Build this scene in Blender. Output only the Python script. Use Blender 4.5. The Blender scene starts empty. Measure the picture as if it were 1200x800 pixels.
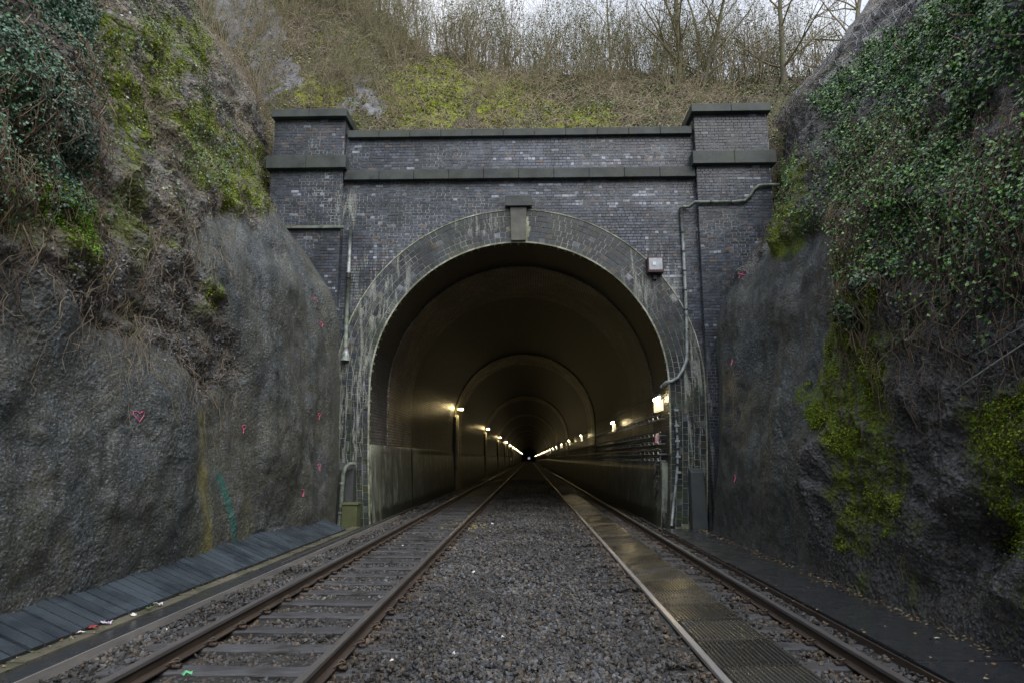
import bpy, math, random
import numpy as np
from mathutils import Vector, Matrix
from mathutils.bvhtree import BVHTree
R = math.radians
rng = np.random.RandomState(7); random.seed(7)
sc = bpy.context.scene; COL = sc.collection

# ------------------------------------------------------------------ camera, sky, sun, exposure
FPX = 770.0
TH = math.atan(137 / FPX); PS = math.atan(20 * math.cos(TH) / FPX)
CAMP = np.array([0., 0., 1.85])
FW = np.array([-math.sin(PS) * math.cos(TH), math.cos(PS) * math.cos(TH), math.sin(TH)])
RT = np.array([math.cos(PS), math.sin(PS), 0.]); UP = np.cross(RT, FW)
cam = bpy.data.objects.new('camera', bpy.data.cameras.new('camera')); COL.objects.link(cam)
cam.data.sensor_width = 36; cam.data.lens = 36 * FPX / 1200
cam.data.clip_start = .05; cam.data.clip_end = 5000
M = Matrix((RT, UP, -FW)).transposed().to_4x4(); M.translation = Vector(CAMP)
cam.matrix_world = M; sc.camera = cam

SUN_EL, SUN_AZ = R(48), R(148)       # azimuth clockwise from +Y: behind the camera, to the left
w = bpy.data.worlds.new('World'); sc.world = w; w.use_nodes = True
nt = w.node_tree; nt.nodes.clear()
wo = nt.nodes.new('ShaderNodeOutputWorld'); bg = nt.nodes.new('ShaderNodeBackground')
sky = nt.nodes.new('ShaderNodeTexSky'); sky.sky_type = 'NISHITA'; sky.sun_disc = False
sky.sun_elevation = SUN_EL; sky.sun_rotation = SUN_AZ; sky.dust_density = 4; sky.air_density = 1.2
tc = nt.nodes.new('ShaderNodeTexCoord'); nz = nt.nodes.new('ShaderNodeTexNoise')
nz.inputs['Scale'].default_value = 2.2; nz.inputs['Detail'].default_value = 6; nz.inputs['Roughness'].default_value = .55
rp = nt.nodes.new('ShaderNodeValToRGB')
rp.color_ramp.elements[0].position = .32; rp.color_ramp.elements[0].color = (4.4, 5.1, 6.2, 1)
rp.color_ramp.elements[1].position = .68; rp.color_ramp.elements[1].color = (7.8, 7.9, 8.4, 1)
mx = nt.nodes.new('ShaderNodeMix'); mx.data_type = 'RGBA'; mx.inputs[0].default_value = .88
nt.links.new(tc.outputs['Generated'], nz.inputs['Vector']); nt.links.new(nz.outputs['Fac'], rp.inputs[0])
nt.links.new(sky.outputs[0], mx.inputs[6]); nt.links.new(rp.outputs[0], mx.inputs[7])
sp = nt.nodes.new('ShaderNodeSeparateXYZ'); nt.links.new(tc.outputs['Generated'], sp.inputs[0])     # overcast dome: zenith brighter than horizon
mr = nt.nodes.new('ShaderNodeMapRange'); nt.links.new(sp.outputs[2], mr.inputs[0])
mr.inputs[1].default_value = 0.; mr.inputs[2].default_value = 1.; mr.inputs[3].default_value = .38; mr.inputs[4].default_value = 1.25
vm = nt.nodes.new('ShaderNodeVectorMath'); vm.operation = 'SCALE'; nt.links.new(mx.outputs[2], vm.inputs[0]); nt.links.new(mr.outputs[0], vm.inputs['Scale'])
nt.links.new(vm.outputs[0], bg.inputs['Color']); bg.inputs['Strength'].default_value = .10
nt.links.new(bg.outputs[0], wo.inputs['Surface'])
sl = bpy.data.lights.new('sun', 'SUN'); sl.energy = 1.5; sl.angle = R(60); sl.color = (1, .96, .9)
so = bpy.data.objects.new('sun', sl); COL.objects.link(so)
sd = Vector((math.sin(SUN_AZ) * math.cos(SUN_EL), math.cos(SUN_AZ) * math.cos(SUN_EL), math.sin(SUN_EL)))
so.rotation_euler = sd.to_track_quat('Z', 'Y').to_euler(); so.location = (0, 0, 40)
vs = sc.view_settings; vs.view_transform = 'Standard'; vs.look = 'None'; vs.gamma = 1; vs.use_curve_mapping = False
vs.exposure = 0.95
sc.cycles.use_denoising = True; sc.cycles.max_bounces = 6; sc.cycles.diffuse_bounces = 4
sc.cycles.sample_clamp_indirect = 6; sc.cycles.use_light_tree = True

# ------------------------------------------------------------------ numeric helpers
def proj(P):
    d = P - CAMP; z = d @ FW; z = np.where(z < .05, np.nan, z)
    return 600 + FPX * (d @ RT) / z, 400 - FPX * (d @ UP) / z
def pray(u, v):
    d = FW * FPX + RT * (u - 600) + UP * (400 - v); return d / np.linalg.norm(d)
def h3(i, j, k, s):
    n = (i * 374761393 + j * 668265263 + k * 2147483647 % 1274126177 + k * 1103515245 + s * 974634777) & 0xffffffff
    n = ((n ^ (n >> 13)) * 1274126177) & 0xffffffff; n = ((n ^ (n >> 16)) * 2246822519) & 0xffffffff
    return ((n ^ (n >> 15)) & 0xffffff) / 16777215.0
def vn(p, s=0):
    f = np.floor(p); i = f.astype(np.int64); t = p - f; t = t * t * t * (t * (t * 6 - 15) + 10)
    r = 0
    for a in (0, 1):
        wa = t[:, 0] if a else 1 - t[:, 0]
        for b in (0, 1):
            wb = t[:, 1] if b else 1 - t[:, 1]
            for c in (0, 1):
                wc = t[:, 2] if c else 1 - t[:, 2]
                r = r + wa * wb * wc * h3(i[:, 0] + a, i[:, 1] + b, i[:, 2] + c, s)
    return r * 2 - 1
def fbm(p, fr, oc=4, s=0, g=.5, sc3=(1, 1, 1)):
    p = np.asarray(p, float) * np.array(sc3) * fr; a = 1; r = 0; n = 0
    for o in range(oc):
        r = r + a * vn(p, s + o * 17); n += a; a *= g; p = p * 2.03 + 11.7
    return r / n
def ridge(p, fr, oc=4, s=0, sc3=(1, 1, 1)):
    p = np.asarray(p, float) * np.array(sc3) * fr; a = 1; r = 0; n = 0
    for o in range(oc):
        r = r + a * (1 - 2 * np.abs(vn(p, s + o * 13))); n += a; a *= .5; p = p * 2.1 + 5.3
    return r / n
def sst(x, a, b):
    t = np.clip((x - a) / (b - a), 0, 1); return t * t * (3 - 2 * t)
def inpoly(u, v, poly):
    r = np.zeros(u.shape, bool); n = len(poly)
    for k in range(n):
        x0, y0 = poly[k]; x1, y1 = poly[(k + 1) % n]
        if y0 == y1: continue
        c = ((y0 > v) != (y1 > v)) & (u < (x1 - x0) * (v - y0) / (y1 - y0) + x0); r ^= c
    return r

# ------------------------------------------------------------------ object helpers
def link(name, me, mat=None, parent=None):
    o = bpy.data.objects.new(name, me); COL.objects.link(o)
    if mat is not None and me is not None and not me.materials: me.materials.append(mat)
    if parent is not None: o.parent = parent
    return o
def tag(o, label=None, cat=None, group=None, kind=None):
    if label: o['label'] = label
    if cat: o['category'] = cat
    if group: o['group'] = group
    if kind: o['kind'] = kind
    return o
def empty(name, loc=(0, 0, 0), label=None, cat=None, group=None):
    o = bpy.data.objects.new(name, None); COL.objects.link(o); o.location = loc
    o.empty_display_size = .2
    return tag(o, label, cat, group)
def mesh_np(name, V, F, attrs=None, smooth=False, tint=None):
    V = np.asarray(V, np.float32); F = np.asarray(F, np.int32); k = F.shape[1]
    me = bpy.data.meshes.new(name); me.vertices.add(len(V)); me.vertices.foreach_set('co', V.ravel())
    me.loops.add(F.size); me.loops.foreach_set('vertex_index', F.ravel())
    me.polygons.add(len(F)); me.polygons.foreach_set('loop_start', np.arange(0, F.size, k, dtype=np.int32))
    me.polygons.foreach_set('loop_total', np.full(len(F), k, np.int32))
    me.polygons.foreach_set('use_smooth', np.full(len(F), bool(smooth)))
    me.update(calc_edges=True)
    if tint is not None:
        a = me.attributes.new('tint', 'FLOAT_COLOR', 'POINT')
        t = np.ones((len(V), 4), np.float32); t[:, :3] = tint; a.data.foreach_set('color', t.ravel())
    for n, x in (attrs or {}).items():
        a = me.attributes.new(n, 'FLOAT', 'POINT'); a.data.foreach_set('value', np.asarray(x, np.float32).ravel())
    return me
class MB:
    """collects polygons for one mesh"""
    def __init__(s): s.V = []; s.F = []
    def add(s, vs, fs):
        b = len(s.V); s.V += [tuple(v) for v in vs]; s.F += [tuple(b + i for i in f) for f in fs]; return s
    def box(s, x0, x1, y0, y1, z0, z1, taper=0, rot=0, piv=None):
        t = taper; vs = [(x0, y0, z0), (x1, y0, z0), (x1, y1, z0), (x0, y1, z0),
              (x0 + t, y0 + t, z1), (x1 - t, y0 + t, z1), (x1 - t, y1 - t, z1), (x0 + t, y1 - t, z1)]
        if rot:
            cx, cy = piv or ((x0 + x1) / 2, (y0 + y1) / 2); c, q = math.cos(rot), math.sin(rot)
            vs = [(cx + (x - cx) * c - (y - cy) * q, cy + (x - cx) * q + (y - cy) * c, z) for x, y, z in vs]
        return s.add(vs, [(0, 3, 2, 1), (4, 5, 6, 7), (0, 1, 5, 4), (1, 2, 6, 5), (2, 3, 7, 6), (3, 0, 4, 7)])
    def tube(s, pts, r, n=6, cap=True):
        pts = [Vector(p) for p in pts]; m = len(pts)
        rs = r if hasattr(r, '__len__') else [r] * m
        b = len(s.V); ref = None
        for i, p in enumerate(pts):
            d = (pts[min(i + 1, m - 1)] - pts[max(i - 1, 0)])
            if d.length < 1e-9: d = Vector((0, 0, 1))
            d.normalize()
            if ref is None: ref = Vector((1, 0, 0)) if abs(d.x) < .8 else Vector((0, 1, 0))
            a = d.cross(ref); a.normalize(); c = d.cross(a); ref = -c if False else a.cross(d)
            ref.normalize()
            for k in range(n):
                q = 2 * math.pi * k / n
                v = p + (a * math.cos(q) + ref * math.sin(q)) * rs[i]; s.V.append(tuple(v))
        for i in range(m - 1):
            for k in range(n):
                k2 = (k + 1) % n
                s.F.append((b + i * n + k, b + i * n + k2, b + (i + 1) * n + k2, b + (i + 1) * n + k))
        if cap: s.F.append(tuple(b + k for k in range(n))); s.F.append(tuple(b + (m - 1) * n + k for k in reversed(range(n))))
        return s
    def mesh(s, name, smooth=False):
        me = bpy.data.meshes.new(name); me.from_pydata(s.V, [], s.F)
        if smooth: me.polygons.foreach_set('use_smooth', [True] * len(me.polygons))
        me.update(); return me
    def build(s, name, mat, parent=None, smooth=False, bevel=0):
        o = link(name, s.mesh(name, smooth), mat, parent)
        if bevel:
            b = o.modifiers.new('bevel', 'BEVEL'); b.width = bevel; b.segments = 2; b.limit_method = 'ANGLE'
        return o

# ------------------------------------------------------------------ materials
MATS = {}
class NT:
    def __init__(s, name):
        s.m = bpy.data.materials.new(name); s.m.use_nodes = True; s.t = s.m.node_tree
        s.b = s.t.nodes['Principled BSDF']; s.t.nodes['Material Output']; MATS[name] = s.m
        s.co = s.t.nodes.new('ShaderNodeNewGeometry').outputs['Position']
    def n(s, ty, **kw):
        x = s.t.nodes.new(ty)
        for k, v in kw.items(): setattr(x, k, v)
        return x
    def set(s, sock, v):
        if isinstance(v, bpy.types.NodeSocket): s.t.links.new(v, sock)
        elif isinstance(v, (tuple, list)) and len(v) == 3 and sock.type == 'RGBA': sock.default_value = (*v, 1)
        else: sock.default_value = v
    def map(s, scale=(1, 1, 1), vec=None):
        x = s.n('ShaderNodeMapping'); s.set(x.inputs[0], vec or s.co); x.inputs['Scale'].default_value = scale; return x.outputs[0]
    def noise(s, scale, detail=4, rough=.55, vec=None, dist=0):
        x = s.n('ShaderNodeTexNoise'); s.set(x.inputs['Vector'], vec or s.co)
        x.inputs['Scale'].default_value = scale; x.inputs['Detail'].default_value = detail
        x.inputs['Roughness'].default_value = rough; x.inputs['Distortion'].default_value = dist; return x.outputs['Fac']
    def voro(s, scale, vec=None, feature='F1', out='Distance'):
        x = s.n('ShaderNodeTexVoronoi', feature=feature); s.set(x.inputs['Vector'], vec or s.co)
        x.inputs['Scale'].default_value = scale; return x.outputs[out]
    def ramp(s, fac, stops):
        x = s.n('ShaderNodeValToRGB'); s.set(x.inputs[0], fac); e = x.color_ramp.elements
        while len(e) < len(stops): e.new(.5)
        for q, (p, c) in zip(e, stops):
            q.position = p; q.color = (*c, 1) if isinstance(c, (tuple, list)) else (c, c, c, 1)
        return x.outputs[0]
    def mix(s, f, a, b, mode='MIX'):
        x = s.n('ShaderNodeMix', data_type='RGBA', blend_type=mode); s.set(x.inputs[0], f); s.set(x.inputs[6], a); s.set(x.inputs[7], b)
        return x.outputs[2]
    def math(s, op, a, b=0.):
        x = s.n('ShaderNodeMath', operation=op); s.set(x.inputs[0], a); s.set(x.inputs[1], b); return x.outputs[0]
    def blob(s, x0, z0, rx, rz):
        x, y, z = s.sep(); a = s.math('POWER', s.math('DIVIDE', s.math('SUBTRACT', x, x0), rx), 2.); c = s.math('POWER', s.math('DIVIDE', s.math('SUBTRACT', z, z0), rz), 2.)
        return s.math('MAXIMUM', s.math('SUBTRACT', 1., s.math('ADD', a, c)), 0.)
    def lime(s, c, k=1.):
        m = None
        for q in ((-5.25, 3.4, .75, 3.4), (-4.5, 7.0, 1.1, 1.6), (3.75, 7.2, 1.0, 1.3), (4.85, 3.0, .55, 3.2), (-5.65, 9.5, .35, 1.2), (-1.6, 9.0, .8, .5)):
            bl = s.blob(*q); m = bl if m is None else s.math('MAXIMUM', m, bl)
        st = s.ramp(s.noise(3.2, 7, .75, s.map((2.2, 1, .28)), .6), [(.50, 0.), (.60, 1.)]); m = s.math('MULTIPLY', s.math('MULTIPLY', s.math('MINIMUM', s.math('MULTIPLY', m, 1.8), 1.), st), .8 * k)
        c = s.mix(m, c, s.ramp(s.noise(30, 3), [(.3, (.20, .22, .19)), (.7, (.52, .55, .50))]))
        z = s.sep()[2]; al = s.math('MULTIPLY', s.ramp(s.math('DIVIDE', z, 3.), [(0., 1.), (1., 0.)]), s.ramp(s.noise(2.5, 6, .7), [(.4, 0.), (.6, .7)]))
        return s.mix(al, c, (.06, .085, .03))
    def attr(s, name, out='Fac'):
        x = s.n('ShaderNodeAttribute'); x.attribute_name = name; return x.outputs[out]
    def sep(s):
        x = s.n('ShaderNodeSeparateXYZ'); s.set(x.inputs[0], s.co); return x.outputs
    def bump(s, h, strength=.5, dist=.02, prev=None):
        x = s.n('ShaderNodeBump'); s.set(x.inputs['Height'], h); x.inputs['Strength'].default_value = strength
        s.set(x.inputs['Distance'], dist)
        if prev is not None: s.set(x.inputs['Normal'], prev)
        return x.outputs[0]
    def done(s, col, rough=.8, normal=None, metal=0, spec=.5, **kw):
        s.set(s.b.inputs['Base Color'], col); s.set(s.b.inputs['Roughness'], rough); s.set(s.b.inputs['Metallic'], metal)
        s.set(s.b.inputs['Specular IOR Level'], spec)
        if normal is not None: s.set(s.b.inputs['Normal'], normal)
        for k, v in kw.items(): s.set(s.b.inputs[k.replace('_', ' ')], v)
        return s.m

def m_wall():
    t = NT('cutting_wall')
    rock, moss, och, teal, dirt = (t.attr(a) for a in ('rock', 'moss', 'ochre', 'teal', 'litter'))
    n1 = t.noise(.7, 6, .6); n2 = t.noise(5, 6, .65); n3 = t.noise(28, 4, .6); nv = t.noise(1.6, 4, .6, t.map((1, 1, .22)))
    shot = t.ramp(n1, [(.3, (.032, .041, .045)), (.45, (.056, .068, .069)), (.56, (.085, .082, .058)), (.7, (.105, .122, .128))])
    shot = t.mix(t.ramp(nv, [(.45, 0.), (.62, .55)]), shot, (.075, .078, .042))
    shot = t.mix(t.ramp(n2, [(.4, .0), (.75, .5)]), shot, (.18, .20, .21))
    shot = t.mix(t.ramp(n3, [(.42, 0.), (.62, .6)]), shot, (.03, .03, .03)); shot = t.mix(t.ramp(t.voro(34), [(.0, .35), (.25, 0.)]), shot, (.20, .22, .23))
    shot = t.mix(t.ramp(t.noise(1.1, 6, .7, t.map((1.6, 1.6, .12)), .8), [(.52, 0.), (.66, .6)]), shot, (.028, .034, .03))
    rk = t.ramp(n2, [(.3, (.03, .028, .026)), (.46, (.13, .115, .098)), (.58, (.25, .24, .23)), (.75, (.42, .42, .43))])
    rk = t.mix(t.ramp(n1, [(.4, 0.), (.6, .6)]), rk, (.05, .045, .04))
    lit = t.ramp(t.noise(22, 5, .7), [(.3, (.05, .04, .028)), (.48, (.19, .155, .105)), (.66, (.42, .36, .26))])
    rk = t.mix(t.math('MULTIPLY', dirt, .8), rk, lit)
    c = t.mix(rock, shot, rk)
    c = t.mix(t.math('MULTIPLY', t.attr('wet'), .72), c, (.026, .03, .036))
    brk = t.ramp(t.noise(9, 5, .7), [(.3, .5), (.6, 1.)]); c = t.mix(t.math('MULTIPLY', och, brk), c, t.ramp(n3, [(.3, (.12, .11, .035)), (.7, (.34, .31, .12))]))
    c = t.mix(t.math('MULTIPLY', teal, t.math('MULTIPLY', brk, .95)), c, (.03, .14, .12))
    stn = t.math('MAXIMUM', och, teal)
    ms = t.ramp(t.noise(24, 6, .75), [(.34, (.02, .03, .004)), (.5, (.10, .145, .006)), (.66, (.26, .33, .014))])
    mf = t.math('MULTIPLY', moss, t.ramp(t.noise(5, 6, .75, t.map((1, 1, .6))), [(.38, 0.), (.52, 1.)]))
    c = t.mix(mf, c, ms)
    v = t.voro(26); v2 = t.voro(60)
    hh = t.math('ADD', t.math('MULTIPLY', n3, 1.3), t.math('MULTIPLY', v, .5))
    hh = t.math('ADD', hh, t.math('MULTIPLY', t.noise(90, 2), .35))
    hh = t.math('ADD', hh, t.math('MULTIPLY', n2, 1.1))
    b = t.bump(t.math('ADD', t.voro(15), t.math('MULTIPLY', n2, 1.2)), 1., t.math('ADD', t.math('MULTIPLY', rock, .035), t.math('MULTIPLY', t.ramp(t.noise(.5, 3), [(.4, .25), (.6, 1.)]), .018)), t.bump(hh, .75, t.math('ADD', .019, t.math('MULTIPLY', rock, .025))))
    flk = t.voro(38, t.map((1, 1, 1.6)), out='Color'); fs_ = t.n('ShaderNodeSeparateColor'); t.set(fs_.inputs[0], flk)
    c = t.mix(t.math('MULTIPLY', t.ramp(fs_.outputs[0], [(.8, 0.), (.93, .6)]), t.math('SUBTRACT', 1., t.math('MAXIMUM', mf, stn))), c, (.20, .22, .25))
    rg = t.mix(t.attr('wet'), (.5,) * 3, (.3,) * 3); rg = t.mix(mf, rg, (.95,) * 3)
    return t.done(c, rg, b, spec=.5)
def m_brick(name, gloss=.45, mul=1.):
    t = NT(name); tint = t.attr('tint', 'Color')
    n = t.noise(9, 5, .65); nn = t.noise(55, 3, .6); nv = t.noise(2.2, 5, .6, t.map((1, 1, .25)))
    c = t.mix(.85, tint, t.ramp(n, [(.3, .55), (.55, 1.), (.8, 1.45)]), 'MULTIPLY')
    c = t.mix(t.ramp(nv, [(.48, 0.), (.66, .5)]), c, (.03, .036, .038))
    c = t.mix(t.ramp(t.noise(3.5, 6, .75), [(.62, 0.), (.74, .55)]), c, (.15, .165, .16))
    c = t.mix(t.ramp(nn, [(.55, 0.), (.8, .5)]), c, (.03, .03, .035)); c = t.mix(t.ramp(t.noise(.45, 6, .7), [(.48, 0.), (.66, .6)]), c, (.022, .027, .032)); c = t.lime(c)
    return t.done(c, gloss, t.bump(t.math('ADD', nn, n), .35, .008))
def m_mortar():
    t = NT('mortar'); n = t.noise(.55, 5, .65); n2 = t.noise(14, 4, .7)
    c = t.ramp(n, [(.36, (.03, .034, .04)), (.5, (.12, .13, .135)), (.62, (.38, .40, .39))])
    c = t.mix(t.ramp(n2, [(.38, .8), (.52, 0.)]), c, (.03, .032, .034))
    return t.done(c, .9, t.bump(n2, .5, .01))
def m_ring_mortar():
    t = NT('ring_mortar'); n = t.noise(1.3, 5, .65); n2 = t.noise(12, 4, .7)
    c = t.ramp(n, [(.34, (.10, .11, .075)), (.49, (.28, .30, .21)), (.64, (.56, .57, .47))])
    c = t.lime(t.mix(t.ramp(n2, [(.35, .7), (.5, 0.)]), c, (.035, .04, .03)))
    return t.done(c, .9, t.bump(n2, .5, .01))
def m_stone(name, c0, c1, green=.4, rough=.6):
    t = NT(name); n = t.noise(2.4, 6, .65); n2 = t.noise(30, 4, .6)
    c = t.ramp(n, [(.36, c0), (.62, c1)]); c = t.mix(t.ramp(t.noise(.7, 5, .65), [(.45, 0.), (.62, .5)]), c, tuple(x * 2.0 for x in c1))
    c = t.mix(t.ramp(t.noise(1.7, 5, .6, t.map((1, 1, .5))), [(.42, 0.), (.66, green)]), c, (.07, .085, .045))
    c = t.mix(t.ramp(n2, [(.5, 0.), (.8, .5)]), c, (.02, .02, .02))
    return t.done(c, rough, t.bump(t.math('ADD', n2, n), .35, .012))
def m_tint(name, rough=.75, bs=.4, sc_=30, mul=(1, 1, 1), spec=.4, **kw):
    t = NT(name); tint = t.attr('tint', 'Color'); n = t.noise(sc_, 4, .6)
    c = t.mix(.8, tint, t.ramp(n, [(.3, .6), (.7, 1.35)]), 'MULTIPLY')
    return t.done(c, rough, t.bump(n, bs, .01), spec=spec, **kw)
def m_plain(name, col, rough=.6, var=.35, sc_=12, metal=0, bs=.25, second=None, spec=.5, st=(1, 1, 1)):
    t = NT(name); n = t.noise(sc_, 5, .65, t.map(st)); lo = tuple(x * (1 - var) for x in col); hi = tuple(min(1, x * (1 + var)) for x in col)
    c = t.ramp(n, [(.3, lo), (.7, hi)])
    if second: c = t.mix(t.ramp(t.noise(sc_ * .5, 5, .7), [(.45, 0.), (.6, .85)]), c, second)
    return t.done(c, rough, t.bump(n, bs, .006), metal=metal, spec=spec)
def m_lining(name, c0, c1, mortar, TOPDARK=.9):
    t = NT(name); uv = t.n('ShaderNodeUVMap'); uv.uv_map = 'uv'
    br = t.n('ShaderNodeTexBrick'); t.set(br.inputs['Vector'], uv.outputs[0]); br.inputs['Scale'].default_value = 1
    br.inputs['Brick Width'].default_value = .24; br.inputs['Row Height'].default_value = .093; br.inputs['Mortar Size'].default_value = .017
    br.inputs['Mortar Smooth'].default_value = .3; br.inputs['Bias'].default_value = -.1
    t.set(br.inputs['Color1'], c0); t.set(br.inputs['Color2'], c1); t.set(br.inputs['Mortar'], mortar)
    n = t.noise(.8, 6, .65); n2 = t.noise(6, 5, .7)
    c = t.mix(1., br.outputs['Color'], t.ramp(n, [(.34, .25), (.52, .9), (.7, 1.7)]), 'MULTIPLY')
    c = t.mix(t.ramp(n2, [(.42, 0.), (.65, .75)]), c, (.012, .012, .012)); c = t.mix(t.ramp(t.noise(1.1, 6, .7, t.map((1, 1, .3))), [(.55, 0.), (.68, .5)]), c, (.20, .20, .15))
    topdark = t.ramp(t.math('ADD', t.math('DIVIDE', t.sep()[2], 8.5), t.math('MULTIPLY', t.math('SUBTRACT', n, .5), .5)), [(.26, 0.), (.60, TOPDARK)])  # lining gets darker with height, edge broken up by noise
    c = t.mix(topdark, c, (.005, .005, .005))
    hgt = t.math('SUBTRACT', 1., br.outputs['Fac'])
    return t.done(c, .42, t.bump(t.math('ADD', hgt, t.math('MULTIPLY', n2, .8)), 1., .03), spec=.35)
def m_dado():
    t = NT('dado_render'); z = t.sep()[2]
    st = t.noise(2.0, 7, .7, t.map((1, .8, .3)), 1.2); n = t.noise(4, 7, .75)
    c = t.ramp(st, [(.36, (.03, .034, .032)), (.5, (.09, .10, .092)), (.62, (.24, .26, .245))])
    g = t.math('MULTIPLY', t.ramp(n, [(.4, .1), (.62, 1.)]), t.ramp(t.math('DIVIDE', z, 2.4), [(.0, .8), (1., .15)]))
    c = t.mix(t.math('MULTIPLY', g, .75), c, (.075, .092, .045))
    c = t.mix(t.ramp(n, [(.45, 0.), (.65, .7)]), c, (.03, .03, .027))
    fr = t.math('SUBTRACT', t.math('ADD', z, t.math('MULTIPLY', t.noise(3.5, 4, .6, t.map((.3, 3, .3))), -.7)), -.05)
    c = t.mix(t.ramp(fr, [(.0, .9), (.06, 0.)]), c, (.012, .013, .01))
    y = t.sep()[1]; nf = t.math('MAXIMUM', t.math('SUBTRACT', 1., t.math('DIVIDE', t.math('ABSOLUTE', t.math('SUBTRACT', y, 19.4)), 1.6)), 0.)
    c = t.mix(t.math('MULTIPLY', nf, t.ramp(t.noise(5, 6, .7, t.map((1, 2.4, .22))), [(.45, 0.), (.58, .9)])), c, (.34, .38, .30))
    return t.done(c, .4, t.bump(t.math('ADD', n, st), .4, .03))
def m_ground():
    t = NT('ballast_ground'); v = t.voro(19, out='Color', feature='F1'); d = t.voro(19)
    n = t.noise(1.2, 5, .6)
    g = t.n('ShaderNodeSeparateColor'); t.set(g.inputs[0], v)
    c = t.ramp(g.outputs[0], [(0., (.035, .034, .033)), (.5, (.075, .072, .07)), (1., (.13, .13, .132))])
    c = t.mix(t.ramp(d, [(.0, 0.), (.5, .8)]), c, (.012, .011, .01))
    c = t.mix(t.ramp(n, [(.4, 0.), (.7, .35)]), c, (.03, .022, .016))
    return t.done(c, .8, t.bump(t.math('SUBTRACT', 1., d), .9, .03))
def m_bank():
    t = NT('bank_soil'); n = t.noise(16, 6, .72); n2 = t.noise(1.1, 5, .65)
    c = t.ramp(n, [(.38, (.014, .012, .008)), (.48, (.055, .045, .03)), (.57, (.14, .118, .08)), (.7, (.30, .26, .19))])
    c = t.mix(t.ramp(n2, [(.42, 0.), (.62, .6)]), c, (.07, .085, .022))
    c = t.mix(t.math('MULTIPLY', t.attr('moss'), t.ramp(t.noise(4, 6, .75), [(.45, 0.), (.56, 1.)])), c,
              t.ramp(n, [(.3, (.05, .07, .006)), (.6, (.26, .30, .02))]))
    c = t.mix(t.attr('rock'), c, t.ramp(t.noise(4, 6, .7), [(.3, (.07, .07, .075)), (.65, (.26, .27, .30))]))
    return t.done(c, .9, t.bump(t.math('ADD', n, t.math('MULTIPLY', n2, 2.)), .9, .05))
def m_leaf(name, rough=.35, tr=.0):
    t = NT(name); tint = t.attr('tint', 'Color')
    return t.done(tint, rough, None, spec=.5)
def m_wood(name, c0, c1, rough=.7, ax=(1, 14, 14), wet=None):
    t = NT(name); g = t.noise(3, 6, .7, t.map(ax)); n = t.noise(2.2, 5, .6)
    oi = t.n('ShaderNodeObjectInfo')
    c = t.ramp(g, [(.3, c0), (.7, c1)])
    c = t.mix(.6, c, t.ramp(oi.outputs['Random'], [(0., .6), (1., 1.35)]), 'MULTIPLY')
    if wet: c = t.mix(t.ramp(n, [(.45, 0.), (.62, .7)]), c, wet)
    r = t.ramp(n, [(.4, rough), (.62, rough * .55)])
    return t.done(c, r, t.bump(g, .5, .012))
def m_grp(name, c0, c1, pitch=.028):
    t = NT(name); s = t.sep(); n = t.noise(1.6, 5, .65); n2 = t.noise(12, 4, .6)
    wv = t.math('SINE', t.math('MULTIPLY', s[1], 6.283 / pitch)); wx = t.math('SINE', t.math('MULTIPLY', s[0], 6.283 / pitch))
    c = t.mix(t.ramp(n, [(.35, 0.), (.65, 1.)]), c0, c1)
    c = t.mix(t.ramp(n2, [(.5, 0.), (.75, .5)]), c, (.09, .08, .065))
    r = t.ramp(n, [(.36, .4), (.55, .22)])
    return t.done(c, r, t.bump(t.math('ADD', t.math('MULTIPLY', wx, 1.2), t.math('MULTIPLY', wv, .25)), .6, .0022, t.bump(n2, .3, .006)), spec=1., Coat_Weight=1., Coat_Roughness=.26)
def m_rail():
    t = NT('rail_rust'); n = t.noise(20, 4, .6, t.map((1, .1, 1)))
    return t.done(t.ramp(n, [(.3, (.035, .026, .02)), (.7, (.085, .06, .045))]), .6, t.bump(n, .3, .004), metal=.1)
def m_emit(name, col, st):
    t = NT(name); return t.done((.8, .8, .8), .4, None, Emission_Color=(*col, 1), Emission_Strength=st)

WALLM = m_wall(); BRICK = m_brick('blue_brick', .34); MORTAR = m_mortar(); RMORTAR = m_ring_mortar()
STONE = m_stone('coping_stone', (.018, .024, .026), (.045, .056, .057), .3); GSTONE = m_stone('key_stone', (.06, .062, .058), (.11, .112, .10), .25)
BOXSTONE = m_stone('mossy_box', (.03, .034, .02), (.07, .08, .03), .8); CONC = m_stone('plain_concrete', (.03, .035, .038), (.055, .062, .065), .2)
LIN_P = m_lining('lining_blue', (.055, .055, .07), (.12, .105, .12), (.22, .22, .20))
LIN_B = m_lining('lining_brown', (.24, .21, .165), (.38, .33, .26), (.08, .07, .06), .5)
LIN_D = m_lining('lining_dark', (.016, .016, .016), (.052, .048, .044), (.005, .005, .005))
LIN_R = m_lining('lining_lit_rib', (.44, .40, .28), (.60, .54, .38), (.22, .2, .15), .2)  # pale rib brick, lightened further to paint in the lamp glow
DADO = m_dado(); GLOWSTRIP = m_stone('glow_strip_pale', (.22, .21, .16), (.38, .36, .28), .3); GROUND = m_ground(); BANKM = m_bank()
STONEB = m_tint('ballast_stone', .62, .5, 30)
SLP = m_wood('sleeper_timber', (.033, .034, .039), (.082, .083, .09), .75, (1.2, 20, 20), (.03, .028, .026))
PLK = m_wood('plank_timber', (.026, .036, .048), (.058, .078, .098), .6, (1.5, 20, 20), (.02, .027, .036))
MAT_BLACK = m_grp('wet_black_mat', (.022, .027, .034), (.034, .038, .046)); MAT_AMB = m_grp('wet_grating', (.05, .052, .05), (.10, .092, .072))
MAT_DKW = m_grp('dark_wet_grating', (.02, .021, .02), (.045, .043, .036)); RAIL = m_rail(); RHEAD = m_plain('rail_head', (.17, .16, .16), .38, .25, 30, .5, .1, None, .5, (1, .05, 1))
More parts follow.
